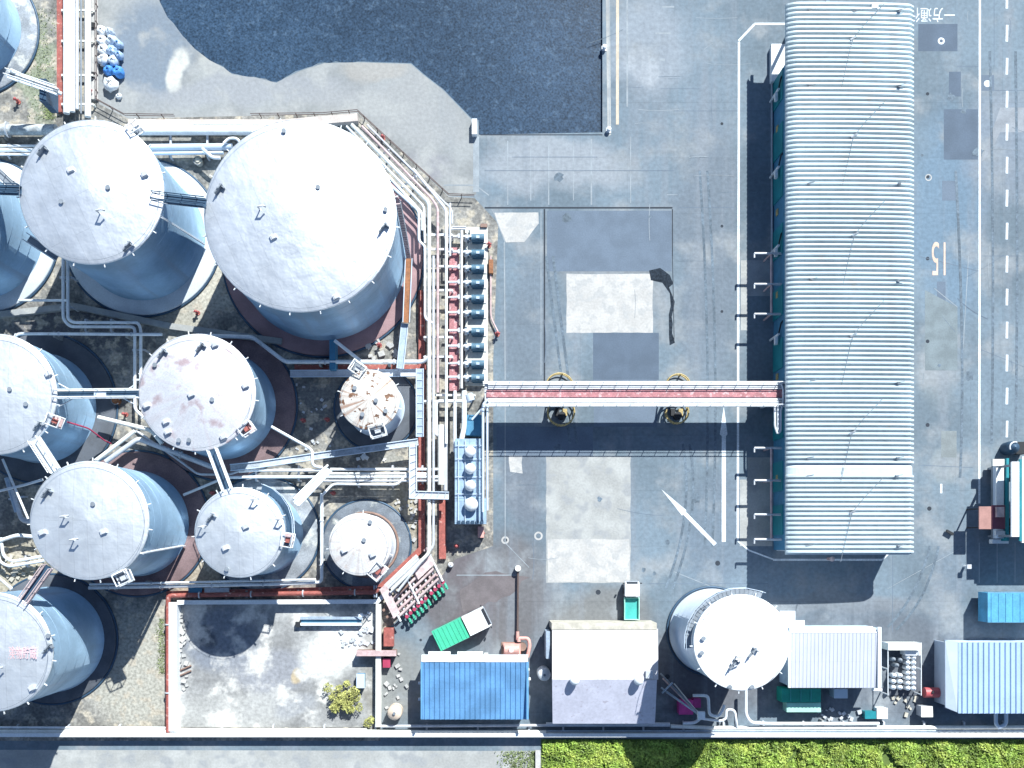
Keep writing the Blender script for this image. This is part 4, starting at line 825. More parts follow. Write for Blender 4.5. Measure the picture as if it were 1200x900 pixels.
# ------------------------------------------------------------------ small buildings
def ribs(x0, y0, x1, y1, z0, z1, period, mat, parent, name='roof', rh=.12, th=.12):
    """ribbed sheet between apparent px corners; z0 at top edge (y0), z1 at bottom edge (y1); ribs run top-bottom"""
    ax, ay = W(x0, y0, z0); bx_, by_ = W(x1, y1, z1); n = max(2, int(round((bx_ - ax) / period))); p = (bx_ - ax) / n; pr = []
    for i in range(n): u = ax + i * p; pr += [(u, 0), (u + p * .55, 0), (u + p * .68, rh), (u + p * .88, rh)]
    pr.append((bx_, 0)); m = len(pr); P = []
    for (y, z) in ((ay, z0), (by_, z1)): P += [(u, y, z + d) for u, d in pr]
    P += [(u, ay, z0 - th) for u in (ax, bx_)] + [(u, by_, z1 - th) for u in (ax, bx_)]
    F = [(j, m + j, m + j + 1, j + 1) for j in range(m - 1)]; q = 2 * m
    F += [(q, q + 1, q + 3, q + 2), (0, q, q + 2, m), (m - 1, 2 * m - 1, q + 3, q + 1), (m, q + 2, q + 3, 2 * m - 1), (0, m - 1, q + 1, q)]
    return MB().add(P, F).build(name, mat, parent)
def walls(x0, y0, x1, y1, z, mat, parent, ins=.25, th=.15):
    (ax, ay), (bx_, by_) = W(x0, y0, z), W(x1, y1, z); ax += ins; bx_ -= ins; ay -= ins; by_ += ins
    for q in ((ax, ay, bx_, ay), (ax, by_, bx_, by_)): MB().box((q[0] + q[2]) / 2, q[1], 0, q[2] - q[0] + th, th, z).build('wall', mat, parent)
    for x in (ax, bx_): MB().box(x, (ay + by_) / 2, 0, th, ay - by_ - th, z).build('wall', mat, parent)
B = thing('shed', 'small shed with a bright blue ribbed roof beside the green and white truck', 'shed', 556, 806)
ribs(493.5, 776, 618, 843, 3.9, 3.2, .58, m_blue, B); walls(494, 775, 618, 842, 3.1, m_wwall, B)
MB().boxp(494, 767.5, 618.5, 775.5, 3.6, 3.98).build('fascia', m_fan, B)
MB().boxp(502, 763.5, 528, 770, 3.0, 3.1).build('canopy', m_cream, B); MB().boxp(536, 763.5, 566, 770, 3.0, 3.1).build('canopy', m_cream, B); MB().boxp(567.5, 765, 572, 770, 3.0, 3.1).build('canopy', m_cream, B)
for q in ((493, 776, 495, 843), (617, 776, 619.5, 843)): MB().boxp(q[0], q[1], q[2], q[3], 3.45, 3.98).build('verge_trim', M('verge_blue', (.10, .26, .46), .5) if 'verge_blue' not in bpy.data.materials else bpy.data.materials['verge_blue'], B)
for x, y in ((619.5, 785), (621, 796), (492, 801), (492, 820)): MB().boxp(x - 2, y - 1.5, x + 1, y + 1, 2.4, 3.0).build('bracket', m_white, B)
B = thing('shed', 'gabled shed with a speckled pinkish white roof and two round ridge vents', 'shed', 708, 792)
zr, ze = 5.4, 3.9
a, bq = W(647, 737, ze), W(769, 737, ze); c_, d_ = W(646, 796.5, zr), W(772, 796.5, zr); e_, f_ = W(648, 849, ze), W(768.5, 849, ze)
def slab(p4, th, mat, name, parent):
    MB().add(p4 + [(x, y, z - th) for x, y, z in p4], [(0, 1, 2, 3), (7, 6, 5, 4), (0, 4, 5, 1), (1, 5, 6, 2), (2, 6, 7, 3), (3, 7, 4, 0)]).build(name, mat, parent)
slab([(a[0], a[1], ze), (c_[0] + .1, c_[1] + .01, zr), (d_[0] - .05, d_[1] + .01, zr), (bq[0] + .2, bq[1], ze)], .12, m_proof, 'roof_slope', B)
slab([(c_[0] + .1, c_[1] - .01, zr), (e_[0], e_[1], ze - .5), (f_[0], f_[1], ze - .5), (d_[0] - .2, d_[1] - .01, zr)], .12, M('speckled_roof_shade_side', (.50, .50, .59), .8, var=.06, scale=.6, fine=3.5, fvar=.08, col2=(.40, .38, .45), c2lo=.6, c2hi=.7, c2scale=2.2, obj=False), 'roof_slope', B)  # slope facing away from the sun: same roof, shade tinted into its colour
MB().box((a[0] + bq[0]) / 2, a[1] + .3, 0, bq[0] - a[0] + .1, .75, 4.0).build('parapet', m_beige, B)
walls(650, 742, 766, 846, 3.2, m_wwall, B, .4)
for x in (673.5, 748.5):
    X, Y = W(x, 797.5, 6); v = MB().cyl(X, Y, 5.1, 5.9, .38, n=16).lathe(X, Y, [(.55, 5.9), (.5, 6.15), (.25, 6.35), (.01, 6.4)], 16).build('ridge_vent', m_fan, B)
MB().boxp(757, 786, 765, 795, 5.3, 5.75).build('roof_box', m_lav, B)
MB().boxp(640, 740, 644.5, 772, 1.0, 3.8).build('side_board', m_tray, label='narrow grey-blue board standing left of the speckled gabled shed', cat='board')
B = thing('shed', 'shed with a plain lavender white flat roof touching the solitary tank', 'shed', 978, 770)
ribs(925.5, 742, 1031, 806, 4.6, 4.35, .42, m_lroof, B, rh=.05); slab([(*W(925.5, 741.6, 4.6), 4.6), (*W(1031, 741.6, 4.6), 4.6), (*W(1022, 734, 4.1), 4.1), (*W(925.5, 734, 4.1), 4.1)], .1, m_wwall, 'roof_skirt', B)
walls(926, 736, 1031, 805, 4.0, M('pale_blue_cladding', (.45, .57, .66), .6), B, .1)
MB().boxp(918, 727, 943, 736, 3.2, 3.35).build('canopy', m_wwall, B); MB().boxp(914, 716, 932, 727, 2.6, 2.75).build('canopy', m_wwall, B)
for q in ((1029, 735, 1033, 806), (924, 742, 926.5, 806)): MB().boxp(q[0], q[1], q[2], q[3], 4.4, 4.75).build('verge_trim', m_wwall, B)
MB().boxp(1022, 807, 1034, 809.5, 2.8, 3.0).build('gutter_end', m_wwall, B)
B = thing('shed', 'shed with a pale blue ribbed roof at the lower right edge', 'shed', 1165, 795)
ribs(1123, 753, 1262, 836, 3.6, 3.6, .62, m_bluep, B, rh=.14); walls(1123.5, 753.5, 1262, 835.5, 3.4, M('pale_blue_painted_wall', (.50, .62, .76), .6), B, .08)
slab([(*W(1107.5, 751, 3.3), 3.3), (*W(1108, 829, 3.0), 3.0), (*W(1122.5, 835, 3.5), 3.5), (*W(1122.5, 752, 3.6), 3.6)], .1, m_wallb, 'side_roof', B)
MB().boxp(1109, 753, 1111, 827, 0, 2.9).build('wall', m_wallb, B)
# tall canopy at the right edge
B = thing('tall_canopy', 'tall white and teal striped canopy at the right edge over the parked vehicles', 'canopy', 1200, 585)
for q, mt in (((1185.5, 541, 1194.5, 629), m_wwall), ((1194.8, 538, 1197.5, 634), m_teald), ((1197.8, 535, 1212, 636), m_wwall), ((1212.3, 535, 1300, 636), m_wwall)): MB().boxp(*q, 5.0, 5.25).build('roof_panel', mt, B)
for x in (1187, 1290):
    for y in (545, 628): X, Y = W(x, y, 5); MB().box(X, Y, 0, .25, .25, 5.0).build('column', m_grey, B)
def wheel_(x, y, r, w, an, parent):
    c, s = math.cos(an), math.sin(an)
    MB().tube([(x - s * -w / 2, y + c * -w / 2, r), (x + s * -w / 2, y - c * -w / 2, r)], r, 14).build('wheel', m_dark, parent)
def truck(label, px, py, L_, w, an, cabL, bedm, cabm, h=2.5, closed=True, edge=None, zbed=None):
    T = thing('truck', label, 'truck', px, py); cx, cy = W(px, py, h); c, s = math.cos(an), math.sin(an)
    T.location = (cx, cy, 0); ORG[T.name] = Vector((cx, cy, 0))
    def q(u, v): return (cx + u * c - v * s, cy + u * s + v * c)
    MB().box(*q(0, 0), .45, L_ * .95, w * .5, .3, an).build('chassis', m_dark, T)
    for u in (L_ / 2 - cabL * .6, -L_ / 2 + L_ * .18, -L_ / 2 + L_ * .32):
        for v in (-w / 2 + .15, w / 2 - .15): wheel_(*q(u, v), .42, .28, an, T)
    bl = L_ - cabL - .12; u0 = -L_ / 2 + bl / 2
    # cab with sloping windscreen
    z1 = h - .15; A = L_ / 2; sec = [(A - cabL, .6), (A, .6), (A, 1.35), (A - .38, z1), (A - cabL + .05, z1)]
    P = [(*q(u, -w / 2 + .06), z) for u, z in sec] + [(*q(u, w / 2 - .06), z) for u, z in sec]; n = 5
    cab = MB().add(P, [tuple(range(4, -1, -1)), tuple(range(5, 10))] + [(i, (i + 1) % n, n + (i + 1) % n, n + i) for i in range(n)]).build('cab', cabm, T)
    g = [(A - .02, 1.40), (A - .36, z1 - .08)]; d = .03
    MB().add([(*q(g[0][0] + d, -w / 2 + .2), g[0][1]), (*q(g[0][0] + d, w / 2 - .2), g[0][1]), (*q(g[1][0] + d, w / 2 - .25), g[1][1]), (*q(g[1][0] + d, -w / 2 + .25), g[1][1])], [(0, 1, 2, 3)]).build('windscreen', m_glass, cab)
    for v in (-w / 2 - .12, w / 2 + .12): MB().box(*q(A - .15, v), 1.5, .12, .2, .35, an).build('mirror', m_dark, cab)
    MB().box(*q(A + .03, 0), .45, .12, w * .9, .25, an).build('bumper', m_grey, T)
    if closed:
        bx_ = MB().box(*q(u0, 0), .8, bl, w, h - .8, an).build('cargo_box', bedm, T)
        for k in range(7): MB().box(*q(u0 - bl / 2 + bl * (k + .5) / 7, 0), h + .001, .06, w * .94, .05, an).build('roof_bow', bedm, bx_)
        for v in (-w / 2 - .01, w / 2 + .01): MB().box(*q(u0, v), h - .12, bl, .04, .1, an).build('trim', m_grey, bx_)
    else:
        zb = 1.0; MB().box(*q(u0, 0), .8, bl, w, .2, an).build('flatbed', bedm, T)
        for (u, v, a_, b_) in ((u0, w / 2 - .04, bl, .08), (u0, -w / 2 + .04, bl, .08), (u0 - bl / 2 + .04, 0, .08, w - .17), (u0 + bl / 2 - .04, 0, .08, w - .17)): MB().box(*q(u, v), 1.002, a_, b_, .4, an).build('side_board', edge or bedm, T)
    return T
truck('truck with green cargo box and white cab parked at a slant', 541, 737, 6.5, 2.5, R(26), 2.75, m_green, m_wwall)
truck('small truck with white cab and teal open bed below the concrete patch', 741.5, 704.5, 4.4, 1.75, R(90), 1.7, m_teal, m_wwall, h=1.95, closed=False, edge=m_mint)
T = truck('truck with a light blue tarpaulin load at the right edge above the pale blue shed', 1196, 712, 7.5, 3.4, R(0), 1.6, m_sky, m_wwall, h=2.9)
T = thing('trailer', 'parked trailer with white top strip and teal side left of the striped canopy', 'trailer', 1172, 585)
MB().tube([W3(1170.5, 545, 1.7), W3(1170.5, 631, 1.7)], .62, 16).build('barrel', m_wallb, T); MB().boxp(1163, 541, 1178, 633, .9, 1.2).build('body', m_grey, T); MB().boxp(1167.5, 541, 1176.5, 593, 2.25, 2.4).build('top_strip', m_wwall, T); MB().boxp(1163.5, 538, 1177, 546, 2.21, 2.6).build('front_cap', m_cream, T)
MB().boxp(1179.5, 537, 1182.5, 634, 1.0, 2.7).build('teal_side', m_teald, T); MB().boxp(1163, 632, 1182, 637, .9, 1.6).build('bumper', m_wwall, T); MB().boxp(1167, 622, 1178, 627, 2.21, 2.5).build('rear_panel', m_wwall, T)
for y in (550, 560, 612, 622):
    for x in (1164.5, 1180): X, Y = W(x, y); wheel_(X, Y, .5, .3, math.pi / 2, T)
T = thing('equipment_hoist', 'square brown-red hoist platform beside the parked trailer', 'hoist', 1160, 607)
MB().boxp(1147.5, 593.5, 1161.5, 620, 2.9, 3.1).build('platform', m_pink if 0 else M('dull_brown_red', (.34, .18, .16), .7), T); MB().boxp(1162.5, 592, 1178, 620, 2.9, 3.05).build('rear_platform', M('dark_plum', (.16, .05, .08), .7), T)
MB().boxp(1168, 594, 1177, 606, 3.053, 3.4).build('motor_box', m_pinkw, T)
for x, y in ((1149, 596), (1149, 618), (1176, 596), (1176, 618)): X, Y = W(x, y, 3); MB().box(X, Y, 0, .15, .15, 2.9).build('leg', m_dark, T)
T = thing('tank_dome', 'round dark blue machine with a white crescent at the right edge above the canopy', 'machine', 1189, 524)
X, Y = W(1190, 524, 2); MB().lathe(X, Y, [(.75, 0), (.8, 1.2), (.6, 1.8), (.01, 2.1)], 20).build('drum', m_steel, T); MB().tube([(X + .6 * math.cos(t * .3 + 1.2), Y + .6 * math.sin(t * .3 + 1.2), 1.9) for t in range(9)], .1, 6).build('hoop', m_lav, T); MB().box(X + 1.1, Y, 0, 1.2, 1.4, 1.3).build('engine', m_dark, T)

# ------------------------------------------------------------------ small things in the yard
T = thing('gas_cylinder_skid', 'skid rack holding rows of white gas cylinders right of the lavender roof shed', 'cylinder rack', 1060, 785)
MB().boxp(1040, 753, 1080, 815, .02, .15).build('base', m_padd, T); MB().boxp(1041, 754, 1079, 762, .16, 2.2).build('cabinet', m_cream, T); MB().boxp(1061, 762.5, 1079, 768, .16, 1.6).build('cabinet', m_wwall, T)
for x in (1040.5, 1079.5):
    for y in (754, 784, 814): X, Y = W(x, y, 2); MB().box(X, Y, .0, .12, .12, 2.0).build('post', m_white, T)
    MB().tube([W3(x, 753, 2.0), W3(x, 815, 2.0)], .06, 5).build('rail', m_white, T)
for x, yy in ((1065, 771), (1065, 777), (1065, 783), (1065, 789), (1065, 795), (1065, 801), (1065, 807), (1072, 771), (1072, 777), (1072, 783), (1072, 789), (1072, 795), (1072, 801), (1072, 807), (1049, 792), (1056, 792), (1048, 799), (1056, 799), (1048, 806), (1056, 806), (1052, 780), (1048, 773), (1056, 774)):
    X, Y = W(x, yy, 1.4); MB().cyl(X, Y, .16, 1.2, .27, n=12).lathe(X, Y, [(.27, 1.2), (.18, 1.38), (.07, 1.42), (.07, 1.52), (.01, 1.53)], 12).build('gas_cylinder', m_fan if yy > 780 or x > 1060 else m_grey, T)
def drum(label, x, y, r, h, mat, cat='tank'):
    T = thing('drum', label, cat, x, y); X, Y = W(x, y, h)
    MB().lathe(X, Y, [(r, 0), (r, h * .85), (r * .8, h * .95), (.01, h)], 20).build('shell', mat, T); MB().cyl(X, Y, h * .9, h * 1.08, r * .2, n=10).build('lid', m_grey, T)
    MB().lathe(X, Y, [(r + .04, h * .45), (r + .04, h * .5)], 20).build('hoop', m_grey, T); return T
drum('round white drum tank between the blue roof and the gabled shed', 638, 791, .75, 2.6, m_wwall)
drum('small beige drum tank at the lower left of the blue-roofed shed', 462, 836, .85, 2.2, M('beige_paint', (.62, .50, .40), .6))
drum('tiny white drum beside the yard drain left of the fan unit base', 528, 662, .3, .8, m_wwall)
T = thing('horizontal_tank', 'bright red horizontal tank left of the pale blue shed', 'tank', 1093, 811)
MB().tube([W3(1083, 811.5, 1.0), W3(1104, 811.5, 1.0)], .6, 16).build('shell', M('coral_red_paint', (.45, .09, .10), .5), T)
for x in (1086, 1100): X, Y = W(x, 811, .5); MB().box(X, Y, 0, .2, 1.0, .5).build('saddle', m_dark, T)
MB().cyl(*W(1093, 811, 1.6), 1.5, 1.75, .15, n=8).build('filler_cap', m_dark, T)
def crate(label, x0, y0, x1, y1, h, mat, lid=None, name='storage_box', cat='box'):
    T = thing(name, label, cat, (x0 + x1) / 2, (y0 + y1) / 2); MB().boxp(x0, y0, x1, y1, .0, h).build('body', mat, T)
    MB().boxp(x0 - .4, y0 - .4, x1 + .4, y1 + .4, h + .002, h + .08).build('lid', lid or mat, T); return T
crate('white cabinet near the bottom right next to the red tank', 1080, 828, 1093, 840, 1.4, m_lav, m_cream)
crate('white chest beside the dark green chest near the perimeter pipes', 1028, 830, 1040, 842, 1.1, m_wwall)
crate('dark green chest near the perimeter pipes', 1014, 834, 1027, 842, 1.0, m_teald)
crate('small blue-white cabinet below the lavender roof shed', 978, 808, 993, 818, 1.6, m_wallb)
T = thing('dumpster', 'green skip with a pale mint front half below the lavender roof shed', 'skip', 939, 820)
MB().boxp(916, 807, 962, 823, 0, 1.9).build('body', m_green if 0 else M('skip_green', (.01, .30, .22), .5), T); MB().boxp(922, 823.5, 962, 834.5, 0, 1.5).build('front_hopper', m_mint, T)
for x in (926, 938, 950): MB().boxp(x, 808, x + 1.2, 822, 1.903, 1.98).build('rib', m_teal, T)
crate('magenta tarpaulin-covered box under the leaning pipes', 796, 821, 812, 837, 1.3, m_mag, m_mag, 'covered_box'); crate('darker pink box at the corner of the magenta box', 813, 819, 821, 829, 1.2, M('deep_pink_tarp', (.40, .04, .20), .7), None, 'covered_box')
T = thing('loading_boom', 'leaning boom of tapering cream and grey pipes over the magenta box', 'boom', 776, 800)
for (x, y), m, r in (((774, 789), m_grey, .10), ((777, 795), m_pinkw, .12), ((775, 806), m_tray, .12), ((781, 811), m_yel if 0 else m_cream, .10), ((790, 801), m_cream, .08)): MB().tube([W3(x, y, .6), W3(820, 838, 4.2)], r, 7).build('boom_pipe', m, T)
MB().tube([W3(788, 800, 2.0), W3(776, 812, 1.2)], .12, 6).build('spreader', m_tray, T); X, Y, _ = W3(821, 838, 4); MB().cyl(X, Y, 0.0, 4.4, .22, n=10).build('mast', m_cream, T); MB().box(X, Y, 4.0, .8, .9, .5).build('head', m_fan, T)
T = thing('pump_engine', 'salmon pink engine pump with looped pipe above the right end of the blue roof', 'engine pump', 603, 760)
X, Y = W(600, 761, 1.2); MB().box(X, Y, .2, 2.0, 1.3, .9).tube([(X - .9, Y, 1.15), (X + .8, Y, 1.15)], .5, 12).build('engine_block', m_salm, T); MB().cyl(X - .1, Y, 1.4, 1.9, .3, n=12).build('air_filter', m_pinkw, T)
MB().tube(bendpts([W3(608, 752, 1.0), W3(608, 748, 1.0), W3(619, 748, 1.0), W3(621, 756, 1.0), W3(618, 770, 1.0)], .3), .22, 8).build('looped_pipe', m_salm, T); MB().box(X, Y, 0, 2.4, 1.5, .2).build('skid', m_brown, T); MB().cyl(*W(612, 758, 1), .2, 1.0, .5, n=12).build('flywheel', m_brown, T)
T = thing('standpipe', 'long dark brown pipe with a white cap running up from the salmon pump', 'pipe', 607, 745)
MB().tube([W3(606.5, 742, .5), W3(607, 668, .5)], .12, 8).build('pipe', m_fence, T); X, Y = W(607, 666, .8); MB().cyl(X, Y, 0, .9, .35, n=14).build('cap', m_cream, T); MB().tube([W3(606.5, 750, .5), W3(606.5, 740, .5)], .2, 8).build('coupling', m_salm, T)
# things in the pen
T = thing('steel_girder', 'pale blue steel girder lying on the floor at the top of the walled pen', 'girder', 385, 729)
for y, z in ((724.5, .35), (731.5, .35)): MB().boxp(352, y - 1.6, 424, y + 1.6, .0, .75).build('flange', m_tray if y < 728 else m_white, T)
MB().boxp(353, 726.5, 423, 729.5, .02, .45).build('web', m_shed, T); MB().boxp(346, 729, 352, 735, 0, .6).build('end_block', m_dark, T)
crate('small blue pump housing beside the bush in the walled pen', 418, 790, 427, 806, 1.0, m_shed, m_wallb, 'pump_housing', 'pump housing')
crate('brown stepping plank crossing the right wall of the walled pen', 418, 762.5, 464, 768.5, 1.5, m_brown, m_pink, 'stile', 'stile')
crate('brick-red tool locker against the outside of the pen wall', 450, 736, 461, 757, 1.2, m_redp, None, 'locker', 'locker'); crate('small red hose box below the stepping plank', 449, 772, 457, 782, 1.0, m_bred, None, 'hose_box', 'hose box')
for x, y, a_, l in ((235, 742, .5, 'upper'), (232, 748, .4, 'lower')):
    pipe('loose brown plank lying at the left inside the walled pen, %s of two' % l, [(208, y + 45, .2), (224, y + 38, .2)], .1, m_brown, step=50, fl=False, cat='plank')
crate('grey machine plinth below the pale yard-edge pipe left of the pen', 240, 689, 268, 695, .8, m_tray, m_lav, 'machine_plinth', 'plinth')
crate('dark blue machine plinth left of the grey one under the yard-edge pipe', 221, 689, 236, 695, .8, m_shed, None, 'machine_plinth', 'plinth')
def rubble(label, pts, mat, s=.35):
    T = thing('scrap_heap', label, 'scrap', pts[0][0], pts[0][1])
    for x, y in pts:
        X, Y = W(x, y); k = s * random.uniform(.6, 1.4); MB().box(X, Y, 0.01, k, k * random.uniform(.5, 1.4), k * .6, random.uniform(0, 3)).build('scrap_piece', mat, T)
rubble('scatter of pale rubble along the left inside of the walled pen', [(212 + random.uniform(-3, 8), 722 + i * 5 + random.uniform(-2, 2)) for i in range(18)], m_conc, .5)
rubble('grey scrap heap in the upper right corner of the walled pen', [(random.uniform(400, 438), random.uniform(735, 757)) for i in range(34)], m_lav, .26)
rubble('white scrap pieces at the right end of the pale blue girder', [(random.uniform(422, 438), random.uniform(718, 740)) for i in range(14)], m_wwall, .35)
rubble('scatter of pale debris beside the small dusty tank', [(random.uniform(462, 490), random.uniform(585, 640)) for i in range(30)], m_conc, .3)
rubble('pale and brown debris strewn between the left edge pipes', [(random.uniform(0, 50), random.uniform(640, 690)) for i in range(40)], m_beige, .35)
rubble('loose fittings strewn right of the rust-blushed tank', [(random.uniform(345, 390), random.uniform(450, 535)) for i in range(22)], m_lav, .3)
rubble('white fittings strewn under the tray below the rusted small tank', [(random.uniform(415, 455), random.uniform(533, 540)) for i in range(8)], m_wwall, .4)
rubble('small fittings strewn around the lower right of the maroon pad', [(random.uniform(430, 470), random.uniform(400, 422)) for i in range(12)], m_conc, .5)
rubble('small coloured debris by the perimeter pipes below the lavender shed', [(random.uniform(955, 1010), random.uniform(828, 845)) for i in range(16)], m_lav, .35)
rubble('debris scattered below the gas cylinder skid', [(random.uniform(1042, 1085), random.uniform(817, 838)) for i in range(12)], m_beige, .3)
rubble('debris left of the blue-roofed shed', [(random.uniform(450, 480), random.uniform(760, 840)) for i in range(20)], m_conc, .35)
for x, y, l in ((234, 191, 'golden round valve between the two largest roofs'), (138, 470, 'orange-brown round tank lid left of the rust-blushed tank')):
    T = thing('pit_cover', l, 'valve', x, y); X, Y = W(x, y); MB().cyl(X, Y, 0, .7, .45, n=16).cyl(X, Y, .7, .85, .25, n=12).build('body', m_rust if x < 200 else m_beige, T); MB().tube([(X + .5 * math.cos(t * .5), Y + .5 * math.sin(t * .5), .72) for t in range(12)], .05, 5).build('rim', m_grey, T)
MB().boxp(560, 617, 567, 630, .0, 1.2).build('salmon_cabinet', m_salm, label='salmon red cabinet standing below the fan unit', cat='cabinet')
MB().boxp(563, 262, 571, 266, .0, .5).build('red_block', m_brown, label='brown block at the top end of the pump plinth', cat='block')
rack('grey slim guard pipes on the asphalt right of the pump plinth', [([(575, 300), (575, 372), (584, 390)], .10, m_pink)], [], .4)
for x, y in ((575, 312),): MB().boxp(x - 2, y - 8, x + 3, y + 8, 0, .8).build('gauge_board', m_rust, label='orange-brown board right of the pump plinth', cat='board')
# red hydrants
hyd = None
for i, (x, y, l) in enumerate(((22, 120, 'below the top left corner tank'), (108, 109, 'right of the top left pipe bundle'), (449, 163, 'on the diagonal fence by the pale apron'), (232, 367, 'on pale ground below the two largest roofs'), (445, 405, 'just right of the maroon pad bottom'), (356, 493, 'left one of the two near the rusted small tank'), (384, 492, 'right one of the two near the rusted small tank'), (583, 392, 'on the dark lane right of the pump row'), (573, 288, 'at the right edge of the pump plinth'), (565, 625, 'at the foot of the fan unit'), (535, 640, 'right of the red kerb end by the manifold'), (250, 578, 'above the medium clean tank'), (148, 486, 'between the joined tanks'), (208, 752, 'inside the left wall of the pen'), (391, 578, 'above the small dusty tank'))):
    if hyd is None:
        T = thing('hydrant', '', 'hydrant', x, y); X, Y = W(x, y)
        MB().cyl(X, Y, 0, .9, .13, n=10).sphere(X, Y, .95, .18).build('barrel', m_hyd, T); MB().tube([(X - .3, Y, .7), (X + .3, Y, .7)], .09, 8).build('outlet', m_hyd, T); MB().cyl(X, Y, 0.002, .1, .28, n=12).build('base', m_redp, T); hyd = T
    else: T = copy_tree(hyd); X, Y = W(x, y); T.location = (X, Y, 0)
    tag(T, 'red fire hydrant ' + l, 'hydrant', 'red hydrants')
# bags top left
bagm = [m_wwall, m_wallb, m_skyd, m_wwall, m_bluep]
bl = [(122, 40, .55, 0, 'topmost white'), (131, 41, .45, 1, 'small pale at the top right'), (122, 51, .6, 0, 'second white'), (133, 51, .6, 1, 'pale blue upper right'), (141, 55, .5, 4, 'light blue right-hand'), (123, 62, .65, 0, 'wide white left-hand'), (134, 63, .65, 4, 'light blue middle'), (142, 68, .45, 4, 'small blue right-hand'), (123, 73, .65, 0, 'lower white left-hand'), (135, 75, .6, 1, 'pale blue lower middle'), (130, 85, .6, 2, 'deep blue lower left'), (141, 87, .65, 2, 'deep blue lower right'), (132, 101, .85, 0, 'big round white bottom'), (140, 114, .35, 3, 'small white stray')]
for x, y, r, k, l in bl:
    X, Y = W(x, y); me = MB(); n = 14
    prof_ = [(r * .7, 0.004), (r, .25), (r * 1.02, .6), (r * .8, .95), (r * .35, 1.08), (.02, 1.0)]
    if y == 114: prof_ = [(a_, b_ * .4) for a_, b_ in prof_]
    me.lathe(X, Y, prof_, n); ja = r * .22; me.v = [(a_ + random.uniform(-ja, ja), b_ + random.uniform(-ja, ja), c2 + (random.uniform(-.06, .06) if c2 > .1 else 0)) for a_, b_, c2 in me.v]
    T = thing('bulk_bag', l + ' bulk bag in the pile by the top left pipes', 'bag', x, y, 'bulk bags piled by the pipes'); me.build('sack', bagm[k], T)
    MB().tube([(X - r * .4, Y, .9 if y != 114 else .35), (X, Y + .1, 1.2 if y != 114 else .5), (X + r * .4, Y, .9 if y != 114 else .35)], .05, 5).build('strap', m_skyd if k in (2, 4) else m_grey, T)
# quay furniture
MB().boxp(553, 139, 559, 157, 0, .8).build('quay_block', m_wwall, label='white concrete block at the lower left corner of the dark water', cat='block')
for x, y, l in ((706, 57, 'on the right quay edge of the dark water'), (711, 153, 'at the lower right corner of the dark water')):
    T = thing('mooring_bollard', 'white mooring bollard ' + l, 'bollard', x, y); X, Y = W(x + 2, y); MB().lathe(X, Y, [(.2, 0), (.16, .3), (.28, .4), (.28, .5), (.01, .55)], 14).build('post', m_fan, T); MB().box(X, Y, .01, .6, .6, .05).build('base_plate', m_lav, T)
T = thing('lamp_post', 'pinkish capped post on the painted line at the foot of the ribbed warehouse', 'post', 974, 655); X, Y = W(974, 655, 1); MB().cyl(X, Y, 0, 1.2, .18, n=10).build('pole', m_pink, T); MB().sphere(X, Y, 1.3, .3).build('cap', m_pinkw, T)
T = thing('barrier_post', 'small white barrier post left of the right edge canopy shadow', 'post', 1135, 664); X, Y = W(1135, 664, 1); MB().cyl(X, Y, 0, 1, .16, n=8).build('pole', m_white, T); MB().box(X, Y, 1.002, .5, .5, .2).build('cap', m_lav, T)
T = thing('wheel_chock', 'dark oblong wheel chock lying on the lane right of the warehouse', 'chock', 1111, 624); X, Y = W(1111, 624); MB().box(X, Y, 0.3, .9, .3, .2, -.5).build('block', m_dark, T); MB().box(X, Y, 0.26, .95, .34, .04, -.5).build('foot', m_grey, T)

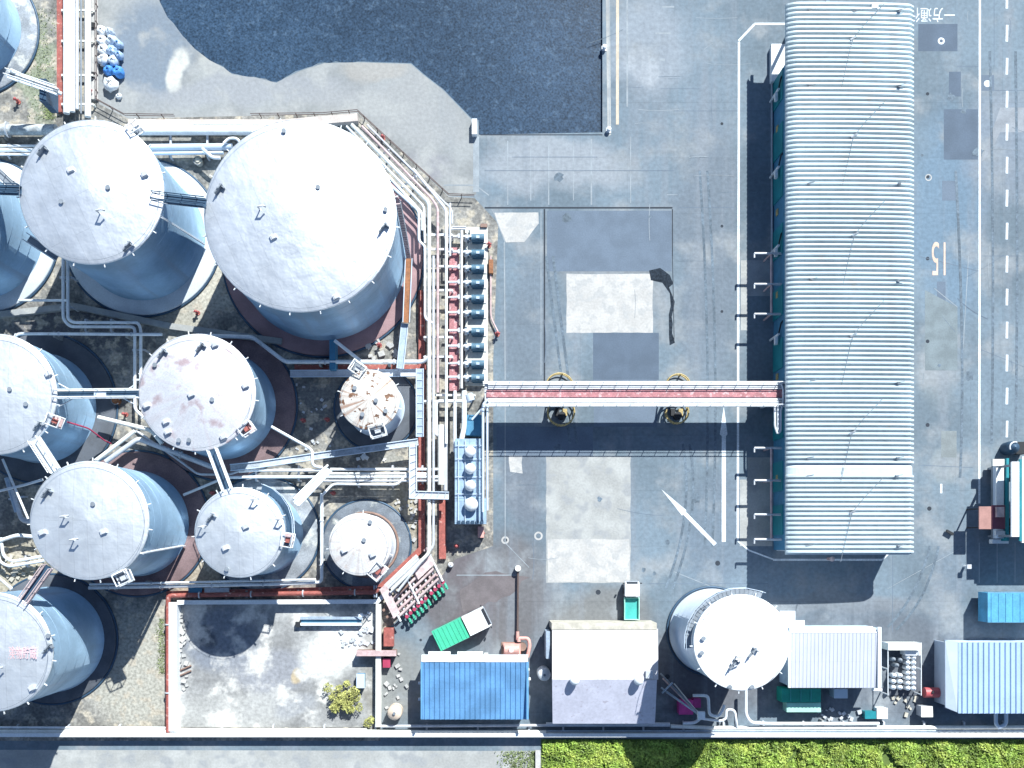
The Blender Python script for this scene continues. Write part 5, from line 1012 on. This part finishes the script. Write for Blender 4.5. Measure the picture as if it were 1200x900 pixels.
# ------------------------------------------------------------------ vegetation
def leaves(name, n, pick, mat, size, parent=None, **kw):
    mb = MB(); V = []; F = []
    for i in range(n):
        x, y, z = pick(); s = size * random.uniform(.6, 1.5); a = random.uniform(0, 6.28); t = random.uniform(-.9, .9); c, q = math.cos(a), math.sin(a)
        ux, uy, uz = c * s, q * s, t * s * .5; vx, vy, vz = -q * s * .35, c * s * .35, random.uniform(-.4, .4) * s; b = len(V)
        V += [(x - ux, y - uy, z - uz), (x + vx, y + vy, z + vz), (x + ux, y + uy, z + uz), (x - vx, y - vy, z - vz)]; F.append((b, b + 1, b + 2, b + 3))
    mb.v = V; mb.f = F; mb.s = [False] * len(F); return mb.build(name, mat, parent, **kw)
hills = [(random.uniform(6.8, 80), random.uniform(-29, -22.8), random.uniform(.4, 1.4), random.uniform(.15, .95)) for _ in range(800)]
def pv():
    h = random.choice(hills)
    while True:
        a = random.uniform(0, 6.28); r = h[2] * math.sqrt(random.random()); x, y = h[0] + r * math.cos(a), h[1] + r * math.sin(a)
        if y < -22.75 and x > 6.6: break
    d = r / h[2]; return x, y, .06 + h[3] * math.sqrt(max(0, 1 - d * d)) * random.uniform(.55, 1)
sheet('soil_ground', rect(634, 866, 1900, 1200), M('dark_soil', (.10, .15, .035), .95, obj=False), .03)
leaves('scrub', 90000, pv, m_leaf, .16, kind='stuff', label='bright yellow-green scrub growing below the bottom boundary wall')
leaves('weeds', 1100, lambda: ((lambda u: (*W(u[0], u[1]), random.uniform(.02, .2)))((random.choice((random.gauss(620, 9), random.gauss(600, 8), random.gauss(627, 3))), random.uniform(880, 905)))), m_leafd, .12, kind='stuff')
leaves('weeds', 2200, lambda: ((lambda u: (*W(u[0], u[1]), random.uniform(.02, .15)))(random.choice(((random.gauss(190, 3), random.uniform(725, 790)), (random.gauss(58, 4), random.uniform(112, 140)), (random.gauss(50, 10), random.uniform(10, 140)))))), m_leafd, .08, kind='stuff')
wall('kerb_wall', 'short pale kerb wall dividing the path from the green scrub', [(630.5, 880), (630.5, 1000)], .6, .5, m_conc)
T = thing('bush', 'yellow-green bush in the lower right corner of the walled pen', 'bush', 407, 822)
cl = [(random.gauss(405, 11), random.gauss(821, 10), random.uniform(.2, .6)) for _ in range(34)] + [(432, 846, .5), (436, 842, .4), (408, 800, .4)]
def pb():
    h = random.choice(cl); X, Y = W(h[0], h[1]); a = random.uniform(0, 6.28); r = h[2] * math.sqrt(random.random()); return X + r * math.cos(a), Y + r * math.sin(a), .15 + random.uniform(.2, 1.0) * (1.4 - r)
leaves('foliage', 3000, pb, m_bushl, .12, T)
for i in range(6): X, Y = W(407 + i - 3, 820); MB().tube([(X, Y, 0), (X + random.uniform(-.8, .8), Y + random.uniform(-.8, .8), 1.1)], .04, 5).build('stem', m_bark, T)
